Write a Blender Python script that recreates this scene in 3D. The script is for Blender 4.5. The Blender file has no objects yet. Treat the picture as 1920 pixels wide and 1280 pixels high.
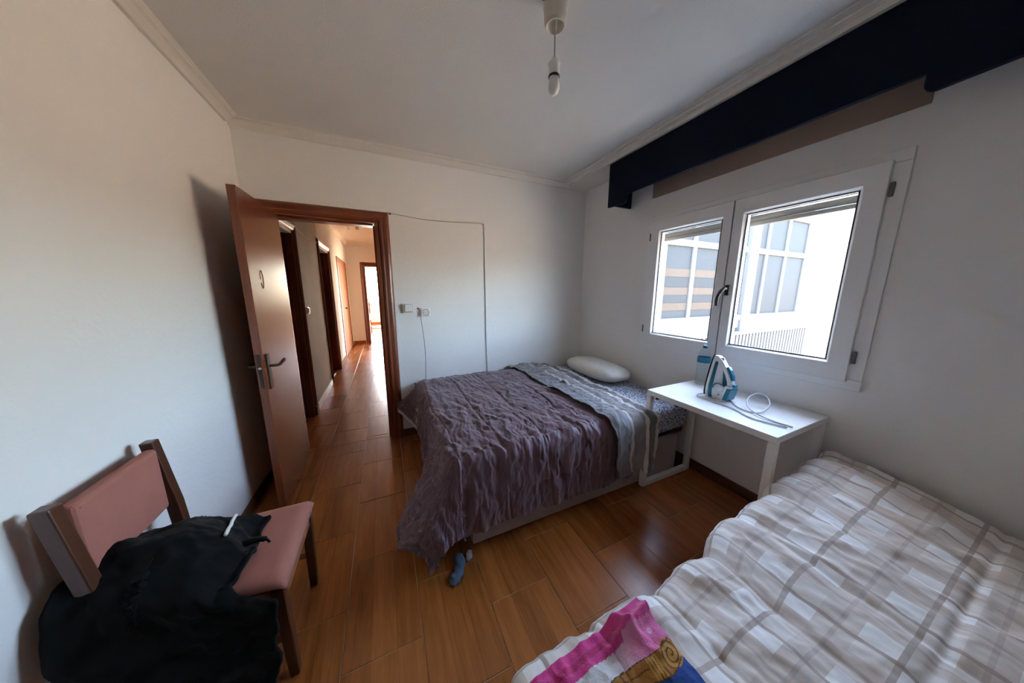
import bpy, bmesh, math, random
import numpy as np
from mathutils import Vector, Matrix

S = bpy.context.scene
COL = S.collection
random.seed(7)

# ------------------------------------------------------------------ camera
CAM_H, F_PX = 1.40, 522.8
yaw, pitch, roll = math.radians(24.57), math.radians(10.2), math.radians(0.106)
fwd = Vector((math.sin(yaw)*math.cos(pitch), math.cos(yaw)*math.cos(pitch), -math.sin(pitch)))
right = Vector((math.cos(yaw), -math.sin(yaw), 0))
up = right.cross(fwd)
r2 = math.cos(roll)*right + math.sin(roll)*up
u2 = -math.sin(roll)*right + math.cos(roll)*up
cam_d = bpy.data.cameras.new('camera')
cam_d.sensor_fit = 'HORIZONTAL'
cam_d.sensor_width = 36.0
cam_d.lens = 36.0*F_PX/1920
cam_d.clip_start, cam_d.clip_end = 0.02, 300
cam = bpy.data.objects.new('camera', cam_d)
cam.matrix_world = Matrix(((r2.x, u2.x, -fwd.x, 0), (r2.y, u2.y, -fwd.y, 0), (r2.z, u2.z, -fwd.z, CAM_H), (0, 0, 0, 1)))
COL.objects.link(cam)
S.camera = cam

# ------------------------------------------------------------------ world, sun, exposure
SKY_STRENGTH, SUN_ENERGY, EXPOSURE = 0.42, 10.0, 4.55
world = bpy.data.worlds.new('world')
S.world = world
world.use_nodes = True
wn = world.node_tree.nodes
wl = world.node_tree.links
sky = wn.new('ShaderNodeTexSky')
sky.sky_type = 'NISHITA'
sky.sun_disc = False
sky.sun_elevation = math.radians(42)
sky.sun_rotation = math.radians(-18)
sky.altitude = 300
sky.dust_density = 2.5
wn['Background'].inputs['Strength'].default_value = SKY_STRENGTH
haze = wn.new('ShaderNodeHueSaturation')      # thin summer haze: paler sky
haze.inputs['Saturation'].default_value = 0.78
wl.new(sky.outputs['Color'], haze.inputs['Color'])
wl.new(haze.outputs['Color'], wn['Background'].inputs['Color'])

sun_d = bpy.data.lights.new('sun', 'SUN')
sun_d.energy = SUN_ENERGY
sun_d.angle = math.radians(0.6)
sun_d.color = (1.0, 0.92, 0.80)
sun = bpy.data.objects.new('sun', sun_d)
sun_from = Vector((-0.28, 0.85, 0.80)).normalized()
sun.rotation_euler = sun_from.to_track_quat('Z', 'Y').to_euler()
sun.location = (-4, 12, 14)
COL.objects.link(sun)

S.view_settings.view_transform = 'Standard'
S.view_settings.look = 'None'
S.view_settings.exposure = EXPOSURE
S.view_settings.gamma = 1.0
S.view_settings.use_curve_mapping = False
S.cycles.max_bounces = 14
S.cycles.diffuse_bounces = 12
S.cycles.transparent_max_bounces = 12
S.cycles.sample_clamp_indirect = 6.0
S.cycles.caustics_reflective = False
S.cycles.caustics_refractive = False

# ------------------------------------------------------------------ materials
M = {}

def nodes_of(name):
    m = bpy.data.materials.new(name)
    m.use_nodes = True
    nt = m.node_tree
    b = nt.nodes['Principled BSDF']
    return m, nt, b

def N(nt, kind, **kw):
    n = nt.nodes.new(kind)
    for k, v in kw.items():
        if k.startswith('i_'):
            n.inputs[k[2:].replace('_', ' ')].default_value = v
        else:
            setattr(n, k, v)
    return n

def L(nt, a, b):
    nt.links.new(a, b)

def mathn(nt, op, a, b=None, c=None):
    n = nt.nodes.new('ShaderNodeMath')
    n.operation = op
    for i, v in enumerate((a, b, c)):
        if v is None:
            continue
        if isinstance(v, (int, float)):
            n.inputs[i].default_value = v
        else:
            nt.links.new(v, n.inputs[i])
    return n.outputs[0]

def mixc(nt, fac, a, b):
    n = nt.nodes.new('ShaderNodeMix')
    n.data_type = 'RGBA'
    for sock, v in ((n.inputs[0], fac), (n.inputs[6], a), (n.inputs[7], b)):
        if isinstance(v, (int, float)):
            sock.default_value = v
        elif isinstance(v, tuple):
            sock.default_value = (*v[:3], 1)
        else:
            nt.links.new(v, sock)
    return n.outputs[2]

def coords(nt, which='Object', scale=(1, 1, 1), loc=(0, 0, 0)):
    tc = nt.nodes.new('ShaderNodeTexCoord')
    mp = nt.nodes.new('ShaderNodeMapping')
    mp.inputs['Scale'].default_value = scale
    mp.inputs['Location'].default_value = loc
    nt.links.new(tc.outputs[which], mp.inputs['Vector'])
    return mp.outputs['Vector']

def noise(nt, vec, scale, detail=3.0, rough=0.5):
    n = nt.nodes.new('ShaderNodeTexNoise')
    n.inputs['Scale'].default_value = scale
    n.inputs['Detail'].default_value = detail
    n.inputs['Roughness'].default_value = rough
    nt.links.new(vec, n.inputs['Vector'])
    return n.outputs['Fac']

def bump(nt, b, h, strength=0.2, dist=0.01):
    n = nt.nodes.new('ShaderNodeBump')
    n.inputs['Strength'].default_value = strength
    n.inputs['Distance'].default_value = dist
    nt.links.new(h, n.inputs['Height'])
    nt.links.new(n.outputs['Normal'], b.inputs['Normal'])

def plain(name, col, rough=0.5, metal=0.0, var=0.08, vscale=6.0, bscale=None, bstr=0.15, bdist=0.004, coat=0.0, spec=0.5):
    m, nt, b = nodes_of(name)
    v = coords(nt)
    f = noise(nt, v, vscale, 4)
    dark = tuple(c*(1-var) for c in col)
    lite = tuple(min(1, c*(1+var)) for c in col)
    L(nt, mixc(nt, f, dark, lite), b.inputs['Base Color'])
    b.inputs['Roughness'].default_value = rough
    b.inputs['Metallic'].default_value = metal
    b.inputs['Coat Weight'].default_value = coat
    b.inputs['Specular IOR Level'].default_value = spec
    if bscale:
        bump(nt, b, noise(nt, v, bscale, 3), bstr, bdist)
    M[name] = m
    return m

plain('wall_paint', (0.80, 0.785, 0.76), 0.75, var=0.03, vscale=2.5, bscale=55, bstr=0.25, bdist=0.004, spec=0.25)
plain('ceiling_paint', (0.66, 0.645, 0.615), 0.85, var=0.03, vscale=2, bscale=120, bstr=0.4, bdist=0.004, spec=0.2)
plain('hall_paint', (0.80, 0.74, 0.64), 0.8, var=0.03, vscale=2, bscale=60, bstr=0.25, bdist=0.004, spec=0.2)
plain('hall_shaded_paint', (0.56, 0.525, 0.46), 0.8, var=0.16, vscale=3.2, bscale=35, bstr=0.3, bdist=0.004, spec=0.2)  # hall paint made greyer: dim light on the near wall put into its colour
plain('cornice_paint', (0.70, 0.665, 0.61), 0.6, var=0.03)
plain('grout', (0.60, 0.42, 0.27), 0.55, var=0.1, vscale=12)
plain('white_pvc', (0.80, 0.80, 0.79), 0.3, var=0.02)
plain('white_lacquer', (0.82, 0.82, 0.82), 0.3, var=0.015)
plain('white_plastic', (0.82, 0.81, 0.77), 0.35, var=0.02)
plain('ivory_plastic', (0.70, 0.66, 0.56), 0.4, var=0.03)
plain('black_plastic', (0.015, 0.015, 0.017), 0.35, var=0.1)
plain('gasket', (0.10, 0.10, 0.11), 0.5, var=0.1)
plain('cable_white', (0.52, 0.49, 0.44), 0.5, var=0.05)
plain('cable_grey', (0.17, 0.17, 0.18), 0.5, var=0.05)
plain('cord_iron', (0.62, 0.63, 0.66), 0.6, var=0.25, vscale=160)
plain('navy_fabric', (0.006, 0.008, 0.020), 0.9, var=0.25, vscale=90, bscale=220, bstr=0.2, bdist=0.002, spec=0.15)
plain('brown_panel', (0.34, 0.235, 0.175), 0.6, var=0.05)
plain('base_fabric', (0.42, 0.36, 0.32), 0.85, var=0.08, vscale=14, bscale=150, bstr=0.2, bdist=0.002)
plain('pink_fabric', (0.37, 0.135, 0.10), 0.85, var=0.16, vscale=9, bscale=180, bstr=0.25, bdist=0.002)
plain('black_cloth', (0.0035, 0.0037, 0.0042), 0.9, spec=0.2, var=0.3, vscale=20, bscale=90, bstr=0.3, bdist=0.003)
plain('white_tape', (0.72, 0.74, 0.76), 0.5, var=0.03)
plain('sock_blue', (0.10, 0.14, 0.20), 0.9, var=0.2, vscale=40, bscale=220, bstr=0.3, bdist=0.002)
plain('sock_grey', (0.55, 0.55, 0.54), 0.9, var=0.1, vscale=40)
plain('teal_plastic', (0.006, 0.17, 0.27), 0.3, var=0.05)
plain('iron_white', (0.80, 0.82, 0.84), 0.25, var=0.02)
plain('steel', (0.55, 0.55, 0.56), 0.28, metal=1.0, var=0.06)
plain('bronze', (0.045, 0.026, 0.016), 0.5, metal=0.25, var=0.1)
plain('dark_steel', (0.05, 0.055, 0.06), 0.4, metal=0.6, var=0.1)
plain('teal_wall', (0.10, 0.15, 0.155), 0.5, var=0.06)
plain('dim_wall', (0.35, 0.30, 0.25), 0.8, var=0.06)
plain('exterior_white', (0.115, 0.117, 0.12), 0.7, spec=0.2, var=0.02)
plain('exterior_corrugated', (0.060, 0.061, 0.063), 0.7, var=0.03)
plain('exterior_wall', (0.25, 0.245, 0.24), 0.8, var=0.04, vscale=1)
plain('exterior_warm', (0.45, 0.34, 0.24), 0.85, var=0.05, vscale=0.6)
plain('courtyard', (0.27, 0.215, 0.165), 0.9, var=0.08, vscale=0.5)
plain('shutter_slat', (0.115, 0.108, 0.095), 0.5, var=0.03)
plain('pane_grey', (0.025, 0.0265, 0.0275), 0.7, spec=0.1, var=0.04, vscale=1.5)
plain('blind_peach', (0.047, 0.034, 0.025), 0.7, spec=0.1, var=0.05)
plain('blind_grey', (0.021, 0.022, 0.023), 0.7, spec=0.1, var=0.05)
plain('rug_white', (0.75, 0.72, 0.66), 0.95, var=0.05, vscale=30)
plain('lining_white', (0.55, 0.53, 0.52), 0.9, var=0.06, vscale=15)

def wood(name, c0, c1, rough, axis='Z', scale=1.0, coat=0.3, contrast=1.0, spec=0.5):
    m, nt, b = nodes_of(name)
    st = {'X': (1.2, 16, 16), 'Y': (16, 1.2, 16), 'Z': (16, 16, 1.2)}[axis]
    v = coords(nt, 'Object', tuple(s*scale for s in st))
    f1 = noise(nt, v, 1.0, 6, 0.6)
    v2 = coords(nt, 'Object', tuple(s*scale*3 for s in st))
    f2 = noise(nt, v2, 1.0, 3, 0.6)
    f = mathn(nt, 'ADD', mathn(nt, 'MULTIPLY', f1, 0.7), mathn(nt, 'MULTIPLY', f2, 0.3))
    r = N(nt, 'ShaderNodeValToRGB')
    r.color_ramp.elements[0].position = 0.35
    r.color_ramp.elements[1].position = 0.66
    r.color_ramp.elements[0].color = (*c0, 1)
    r.color_ramp.elements[1].color = (*c1, 1)
    L(nt, f, r.inputs['Fac'])
    L(nt, r.outputs['Color'], b.inputs['Base Color'])
    b.inputs['Roughness'].default_value = rough
    b.inputs['Coat Weight'].default_value = coat
    b.inputs['Coat Roughness'].default_value = rough*0.8
    b.inputs['Specular IOR Level'].default_value = spec
    bump(nt, b, f, 0.06, 0.002)
    M[name] = m
    return m

wood('door_wood', (0.115, 0.026, 0.009), (0.235, 0.066, 0.020), 0.27, 'Z', 1.0, 0.5)
wood('frame_wood', (0.125, 0.024, 0.007), (0.25, 0.060, 0.015), 0.32, 'Z', 1.0, 0.3)
wood('frame_wood_x', (0.125, 0.024, 0.007), (0.25, 0.060, 0.015), 0.32, 'X', 1.0, 0.3)
wood('closet_wood', (0.24, 0.085, 0.03), (0.40, 0.16, 0.06), 0.65, 'Z', 0.8, 0.0, spec=0.15)
wood('hall_frame_wood', (0.105, 0.024, 0.009), (0.19, 0.052, 0.017), 0.55, 'Z', 1.0, 0.05, spec=0.25)
wood('chair_wood', (0.055, 0.017, 0.008), (0.10, 0.032, 0.013), 0.35, 'Z', 2.0, 0.3)
wood('chair_rail', (0.22, 0.085, 0.03), (0.34, 0.15, 0.06), 0.4, 'Y', 2.0, 0.2)
wood('baseboard_wood', (0.09, 0.032, 0.013), (0.15, 0.056, 0.02), 0.4, 'Y', 1.0, 0.2)

def tile_material():
    m, nt, b = nodes_of('wood_look_tile')
    info = N(nt, 'ShaderNodeObjectInfo')
    tc = N(nt, 'ShaderNodeTexCoord')
    off = N(nt, 'ShaderNodeVectorMath', operation='SCALE')
    comb = N(nt, 'ShaderNodeCombineXYZ')
    for i in range(3):
        L(nt, info.outputs['Random'], comb.inputs[i])
    L(nt, comb.outputs[0], off.inputs[0])
    off.inputs['Scale'].default_value = 37.0
    add = N(nt, 'ShaderNodeVectorMath', operation='ADD')
    L(nt, tc.outputs['Object'], add.inputs[0])
    L(nt, off.outputs[0], add.inputs[1])
    mp = N(nt, 'ShaderNodeMapping')
    mp.inputs['Scale'].default_value = (26, 2.2, 26)
    L(nt, add.outputs[0], mp.inputs['Vector'])
    f = noise(nt, mp.outputs[0], 1.0, 7, 0.62)
    mp2 = N(nt, 'ShaderNodeMapping')
    mp2.inputs['Scale'].default_value = (120, 7, 120)
    L(nt, add.outputs[0], mp2.inputs['Vector'])
    g = noise(nt, mp2.outputs[0], 1.0, 3, 0.6)
    # printed strips of the parquet pattern: four per tile, each its own shade
    sx = N(nt, 'ShaderNodeSeparateXYZ')
    L(nt, tc.outputs['Object'], sx.inputs[0])
    q = mathn(nt, 'MULTIPLY', mathn(nt, 'ADD', sx.outputs[0], 0.148), 1/0.0985)
    cell = mathn(nt, 'FLOOR', q)
    wn_ = N(nt, 'ShaderNodeTexWhiteNoise', noise_dimensions='2D')
    cb = N(nt, 'ShaderNodeCombineXYZ')
    L(nt, cell, cb.inputs[0])
    L(nt, mathn(nt, 'MULTIPLY', info.outputs['Random'], 91.0), cb.inputs[1])
    L(nt, cb.outputs[0], wn_.inputs['Vector'])
    fr = mathn(nt, 'FRACT', q)
    line = mathn(nt, 'LESS_THAN', fr, 0.035)
    t = mathn(nt, 'ADD', mathn(nt, 'MULTIPLY', f, 0.62), mathn(nt, 'MULTIPLY', g, 0.26))
    t = mathn(nt, 'ADD', t, mathn(nt, 'MULTIPLY', wn_.outputs['Value'], 0.14))
    r = N(nt, 'ShaderNodeValToRGB')
    e = r.color_ramp.elements
    e[0].position, e[0].color = 0.30, (0.185, 0.052, 0.009, 1)
    e[1].position, e[1].color = 0.72, (0.50, 0.172, 0.040, 1)
    L(nt, t, r.inputs['Fac'])
    c = mixc(nt, mathn(nt, 'MULTIPLY', line, 0.35), r.outputs['Color'], (0.07, 0.024, 0.008))
    L(nt, c, b.inputs['Base Color'])
    rr = mathn(nt, 'ADD', mathn(nt, 'MULTIPLY', g, 0.10), 0.20)
    L(nt, rr, b.inputs['Roughness'])
    bump(nt, b, f, 0.03, 0.002)
    M['tile'] = m
tile_material()

def glass_material(name, tint=(0.97, 0.99, 1.0), refl=0.035):
    m = bpy.data.materials.new(name)
    m.use_nodes = True
    nt = m.node_tree
    nt.nodes.clear()
    out = N(nt, 'ShaderNodeOutputMaterial')
    tr = N(nt, 'ShaderNodeBsdfTransparent')
    tr.inputs['Color'].default_value = (*tint, 1)
    gl = N(nt, 'ShaderNodeBsdfGlossy')
    gl.inputs['Roughness'].default_value = 0.02
    lw = N(nt, 'ShaderNodeLayerWeight')
    lw.inputs['Blend'].default_value = 0.5
    fac = mathn(nt, 'ADD', mathn(nt, 'MULTIPLY', mathn(nt, 'POWER', lw.outputs['Facing'], 4.0), 0.55), refl)
    mx = N(nt, 'ShaderNodeMixShader')
    L(nt, fac, mx.inputs[0])
    L(nt, tr.outputs[0], mx.inputs[1])
    L(nt, gl.outputs[0], mx.inputs[2])
    L(nt, mx.outputs[0], out.inputs['Surface'])
    M[name] = m
glass_material('window_glass', (0.95, 0.975, 0.985))
glass_material('bottle_plastic', (0.90, 0.94, 0.96))

def cloth(name, col, col2, rough=0.85, sheen=0.3, weave=500, var_scale=3.0):
    m, nt, b = nodes_of(name)
    v = coords(nt, 'UV')
    f = noise(nt, v, var_scale, 4)
    L(nt, mixc(nt, f, col, col2), b.inputs['Base Color'])
    b.inputs['Roughness'].default_value = rough
    b.inputs['Sheen Weight'].default_value = sheen
    b.inputs['Specular IOR Level'].default_value = 0.3
    bump(nt, b, noise(nt, v, weave, 2), 0.15, 0.001)
    M[name] = m
    return m
cloth('purple_comforter', (0.128, 0.070, 0.087), (0.168, 0.098, 0.116), 0.55, 0.25)
cloth('pillow_cotton', (0.70, 0.66, 0.58), (0.77, 0.73, 0.65), 0.85, 0.2)

def pillow_print():
    m = M['pillow_cotton']; nt = m.node_tree; b = nt.nodes['Principled BSDF']
    v = coords(nt, 'Object', (13, 13, 13))
    vo = N(nt, 'ShaderNodeTexVoronoi')
    vo.inputs['Scale'].default_value = 1.0
    L(nt, v, vo.inputs['Vector'])
    k = mathn(nt, 'LESS_THAN', vo.outputs['Distance'], 0.22)
    n2 = noise(nt, v, 9, 2)
    k = mathn(nt, 'MULTIPLY', k, mathn(nt, 'GREATER_THAN', n2, 0.5))
    src = b.inputs['Base Color'].links[0].from_socket
    L(nt, mixc(nt, mathn(nt, 'MULTIPLY', k, 0.35), src, (0.45, 0.42, 0.36)), b.inputs['Base Color'])
pillow_print()

def blanket_material():
    # stripes run along the blanket: UV x is the position across it (0..1)
    m, nt, b = nodes_of('striped_blanket')
    tc = N(nt, 'ShaderNodeTexCoord')
    sp = N(nt, 'ShaderNodeSeparateXYZ')
    L(nt, tc.outputs['UV'], sp.inputs[0])
    r = N(nt, 'ShaderNodeValToRGB')
    r.color_ramp.interpolation = 'CONSTANT'
    stops = [(0.0, (0.195, 0.185, 0.19)), (0.36, (0.56, 0.52, 0.48)), (0.41, (0.22, 0.19, 0.18)), (0.50, (0.25, 0.23, 0.225)),
             (0.62, (0.24, 0.20, 0.185)), (0.68, (0.66, 0.62, 0.58)), (0.76, (0.14, 0.125, 0.12)), (0.93, (0.60, 0.55, 0.51))]
    cr = r.color_ramp
    cr.elements[0].position, cr.elements[0].color = stops[0][0], (*stops[0][1], 1)
    cr.elements[1].position, cr.elements[1].color = stops[1][0], (*stops[1][1], 1)
    for p, c in stops[2:]:
        e = cr.elements.new(p); e.color = (*c, 1)
    L(nt, sp.outputs[0], r.inputs['Fac'])
    v = coords(nt, 'Object', (30, 30, 30))
    f = noise(nt, v, 1, 3)
    L(nt, mixc(nt, mathn(nt, 'MULTIPLY', f, 0.18), r.outputs['Color'], (0.30, 0.29, 0.30)), b.inputs['Base Color'])
    b.inputs['Roughness'].default_value = 0.8
    b.inputs['Sheen Weight'].default_value = 0.3
    bump(nt, b, noise(nt, v, 14, 2), 0.2, 0.002)
    M['blanket'] = m
blanket_material()

def sheet_material():
    m, nt, b = nodes_of('scroll_sheet')
    v = coords(nt, 'Object', (15, 15, 15))
    vo = N(nt, 'ShaderNodeTexVoronoi')
    vo.inputs['Scale'].default_value = 1.0
    vo.inputs['Randomness'].default_value = 0.55
    L(nt, v, vo.inputs['Vector'])
    ring = mathn(nt, 'SINE', mathn(nt, 'MULTIPLY', vo.outputs['Distance'], 21.0))
    k = mathn(nt, 'GREATER_THAN', ring, 0.25)
    n2 = noise(nt, v, 2.2, 2)
    k = mathn(nt, 'MULTIPLY', k, mathn(nt, 'GREATER_THAN', n2, 0.42))
    L(nt, mixc(nt, k, (0.50, 0.52, 0.58), (0.10, 0.12, 0.22)), b.inputs['Base Color'])
    b.inputs['Roughness'].default_value = 0.85
    M['sheet'] = m
sheet_material()

def plaid_material():
    m, nt, b = nodes_of('plaid_comforter')
    tc = N(nt, 'ShaderNodeTexCoord')
    sp = N(nt, 'ShaderNodeSeparateXYZ')
    L(nt, tc.outputs['UV'], sp.inputs[0])
    P = 0.195
    def band(sock, shift, lo, hi):
        fr = mathn(nt, 'FRACT', mathn(nt, 'ADD', mathn(nt, 'MULTIPLY', sock, 1/P), shift))
        return mathn(nt, 'MULTIPLY', mathn(nt, 'GREATER_THAN', fr, lo), mathn(nt, 'LESS_THAN', fr, hi))
    u, w = sp.outputs[0], sp.outputs[1]
    base = (0.80, 0.75, 0.69)
    c = mixc(nt, mathn(nt, 'MULTIPLY', band(u, 0.1, 0.0, 0.36), 0.75), base, (0.68, 0.58, 0.51))
    c = mixc(nt, mathn(nt, 'MULTIPLY', band(w, 0.2, 0.0, 0.36), 0.60), c, (0.66, 0.57, 0.50))
    c = mixc(nt, mathn(nt, 'MULTIPLY', band(u, 0.1, 0.62, 0.68), 0.75), c, (0.42, 0.33, 0.28))
    c = mixc(nt, mathn(nt, 'MULTIPLY', band(w, 0.2, 0.62, 0.68), 0.7), c, (0.42, 0.34, 0.29))
    c = mixc(nt, mathn(nt, 'MULTIPLY', band(u, 0.1, 0.15, 0.20), 0.45), c, (0.46, 0.38, 0.33))
    c = mixc(nt, mathn(nt, 'MULTIPLY', band(w, 0.2, 0.15, 0.20), 0.45), c, (0.46, 0.39, 0.35))
    wh = mathn(nt, 'MULTIPLY', band(u, 0.1, 0.36, 0.62), band(w, 0.2, 0.36, 0.62))
    wh2 = mathn(nt, 'MULTIPLY', band(u, 0.1, 0.68, 1.0), band(w, 0.2, 0.68, 1.0))
    c = mixc(nt, mathn(nt, 'MULTIPLY', mathn(nt, 'MAXIMUM', wh, wh2), 0.9), c, (0.92, 0.91, 0.89))
    L(nt, c, b.inputs['Base Color'])
    b.inputs['Roughness'].default_value = 0.8
    b.inputs['Sheen Weight'].default_value = 0.2
    v = coords(nt, 'UV', (1, 1, 1))
    bump(nt, b, noise(nt, v, 34, 4), 0.25, 0.006)
    M['plaid'] = m
plaid_material()

def towel_material():
    m, nt, b = nodes_of('printed_towel')
    at = N(nt, 'ShaderNodeVertexColor', layer_name='print')
    v = coords(nt, 'Object', (260, 260, 260))
    f = noise(nt, v, 1.0, 2)
    hs = N(nt, 'ShaderNodeHueSaturation')
    L(nt, at.outputs['Color'], hs.inputs['Color'])
    L(nt, mathn(nt, 'ADD', mathn(nt, 'MULTIPLY', f, 0.35), 0.82), hs.inputs['Value'])
    L(nt, hs.outputs[0], b.inputs['Base Color'])
    b.inputs['Roughness'].default_value = 0.95
    b.inputs['Sheen Weight'].default_value = 0.35
    bump(nt, b, f, 0.5, 0.003)
    M['towel'] = m
towel_material()

def far_floor_material():
    m, nt, b = nodes_of('far_tile_floor')
    v = coords(nt, 'Object', (1, 1, 1))
    br = N(nt, 'ShaderNodeTexBrick')
    br.inputs['Scale'].default_value = 1.0
    br.inputs['Brick Width'].default_value = 0.468
    br.inputs['Row Height'].default_value = 0.296
    br.inputs['Mortar Size'].default_value = 0.003
    br.inputs['Color1'].default_value = (0.24, 0.095, 0.03, 1)
    br.inputs['Color2'].default_value = (0.19, 0.075, 0.022, 1)
    br.inputs['Mortar'].default_value = (0.5, 0.36, 0.24, 1)
    mp = N(nt, 'ShaderNodeMapping')
    mp.inputs['Rotation'].default_value = (0, 0, math.pi/2)
    L(nt, v, mp.inputs['Vector']); L(nt, mp.outputs[0], br.inputs['Vector'])
    L(nt, br.outputs['Color'], b.inputs['Base Color'])
    b.inputs['Roughness'].default_value = 0.24
    M['far_floor'] = m
far_floor_material()

# ------------------------------------------------------------------ mesh helpers
def wpos(o):
    p = Vector((0, 0, 0))
    while o is not None:
        p += o.location
        o = o.parent
    return p

class MB:
    def __init__(self):
        self.v = []; self.f = []
    def add(self, verts, faces):
        n = len(self.v)
        self.v += [tuple(p) for p in verts]
        self.f += [tuple(i+n for i in f) for f in faces]
        return self
    def box(self, x0, x1, y0, y1, z0, z1):
        x0, x1 = min(x0, x1), max(x0, x1); y0, y1 = min(y0, y1), max(y0, y1); z0, z1 = min(z0, z1), max(z0, z1)
        vs = [(x, y, z) for z in (z0, z1) for y in (y0, y1) for x in (x0, x1)]
        return self.add(vs, [(0, 2, 3, 1), (4, 5, 7, 6), (0, 1, 5, 4), (2, 6, 7, 3), (0, 4, 6, 2), (1, 3, 7, 5)])
    def prism(self, pts, fn, d0, d1):
        # pts: outline (a,b); fn(a,b,d) -> xyz
        n = len(pts)
        vs = [fn(a, b, d0) for a, b in pts] + [fn(a, b, d1) for a, b in pts]
        fs = [tuple(range(n))[::-1], tuple(range(n, 2*n))]
        fs += [(i, (i+1) % n, n+(i+1) % n, n+i) for i in range(n)]
        return self.add(vs, fs)
    def lathe(self, prof, c, axis=(0, 0, 1), seg=24, cap=True):
        ax = Vector(axis).normalized()
        q = ax.to_track_quat('Z', 'Y').to_matrix()
        vs = []; fs = []
        for r, h in prof:
            for k in range(seg):
                a = 2*math.pi*k/seg
                vs.append(Vector(c) + q @ Vector((r*math.cos(a), r*math.sin(a), h)))
        for i in range(len(prof)-1):
            for k in range(seg):
                k2 = (k+1) % seg
                fs.append((i*seg+k, i*seg+k2, (i+1)*seg+k2, (i+1)*seg+k))
        if cap:
            fs.append(tuple(range(seg))[::-1])
            fs.append(tuple((len(prof)-1)*seg+k for k in range(seg)))
        return self.add(vs, fs)
    def tube(self, pts, r, seg=8):
        pts = [Vector(p) for p in pts]
        n = len(pts); vs = []; fs = []
        ref = None
        for i, p in enumerate(pts):
            t = (pts[min(i+1, n-1)] - pts[max(i-1, 0)]).normalized()
            if ref is None:
                ref = t.orthogonal().normalized()
            ref = (ref - t*ref.dot(t)).normalized()
            b2 = t.cross(ref)
            rr = r[i] if isinstance(r, (list, tuple)) else r
            for k in range(seg):
                a = 2*math.pi*k/seg
                vs.append(p + rr*(math.cos(a)*ref + math.sin(a)*b2))
        for i in range(n-1):
            for k in range(seg):
                k2 = (k+1) % seg
                fs.append((i*seg+k, i*seg+k2, (i+1)*seg+k2, (i+1)*seg+k))
        fs.append(tuple(range(seg))[::-1]); fs.append(tuple((n-1)*seg+k for k in range(seg)))
        return self.add(vs, fs)
    def build(self, name, mat, parent=None, smooth=False, bevel=0.0, seg=2, origin=None):
        off = wpos(parent) if parent is not None else Vector((0, 0, 0))
        org = Vector(origin) if origin is not None else off
        me = bpy.data.meshes.new(name)
        me.from_pydata([tuple(Vector(p) - org) for p in self.v], [], self.f)
        me.update()
        bm = bmesh.new(); bm.from_mesh(me)
        bmesh.ops.recalc_face_normals(bm, faces=bm.faces)
        bm.to_mesh(me); bm.free()
        me.materials.append(M[mat])
        o = bpy.data.objects.new(name, me)
        COL.objects.link(o)
        if parent is not None:
            o.parent = parent
        o.location = org - off
        if smooth:
            me.polygons.foreach_set('use_smooth', [True]*len(me.polygons))
        if bevel:
            b = o.modifiers.new('bevel', 'BEVEL')
            b.width = bevel; b.segments = seg; b.limit_method = 'ANGLE'; b.angle_limit = math.radians(40)
            b.harden_normals = False
            if not smooth:
                me.polygons.foreach_set('use_smooth', [False]*len(me.polygons))
        return o

def box(name, mat, x0, x1, y0, y1, z0, z1, parent=None, bevel=0.0, seg=2):
    return MB().box(x0, x1, y0, y1, z0, z1).build(name, mat, parent, bevel=bevel, seg=seg)

def empty(name, loc):
    o = bpy.data.objects.new(name, None)
    o.empty_display_size = 0.05
    COL.objects.link(o)
    o.location = loc
    return o

def tag(o, label=None, cat=None, group=None, kind=None):
    if label: o['label'] = label
    if cat: o['category'] = cat
    if group: o['group'] = group
    if kind: o['kind'] = kind
    return o

def struct(o, label):
    o['kind'] = 'structure'
    o['label'] = label
    return o

def thing(name, loc, label, cat, group=None):
    return tag(empty(name, loc), label, cat, group)

def catmull(pts, n=10):
    P = [Vector(p) for p in pts]
    P = [2*P[0]-P[1]] + P + [2*P[-1]-P[-2]]
    out = []
    for i in range(1, len(P)-2):
        for k in range(n):
            t = k/n
            a, b, c, d = P[i-1], P[i], P[i+1], P[i+2]
            out.append(0.5*((2*b) + (c-a)*t + (2*a-5*b+4*c-d)*t*t + (3*b-a-3*c+d)*t**3))
    out.append(P[-2])
    return out

def _h(ix, iy, seed):
    v = np.sin(ix*127.1 + iy*311.7 + seed*74.7)*43758.5453
    return v - np.floor(v)

def vn(x, y, seed=0):
    ix, iy = np.floor(x), np.floor(y)
    fx, fy = x-ix, y-iy
    fx = fx*fx*fx*(fx*(fx*6-15)+10); fy = fy*fy*fy*(fy*(fy*6-15)+10)
    a, b = _h(ix, iy, seed), _h(ix+1, iy, seed)
    c, d = _h(ix, iy+1, seed), _h(ix+1, iy+1, seed)
    return (a*(1-fx)+b*fx)*(1-fy) + (c*(1-fx)+d*fx)*fy - 0.5

def fbm(x, y, seed=0, oct=4):
    s = 0; a = 1.0
    for k in range(oct):
        s = s + a*vn(x*2**k, y*2**k, seed+k*13)
        a *= 0.5
    return s

def sstep(a, b, x):
    t = np.clip((x-a)/(b-a), 0, 1)
    return t*t*(3-2*t)

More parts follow.
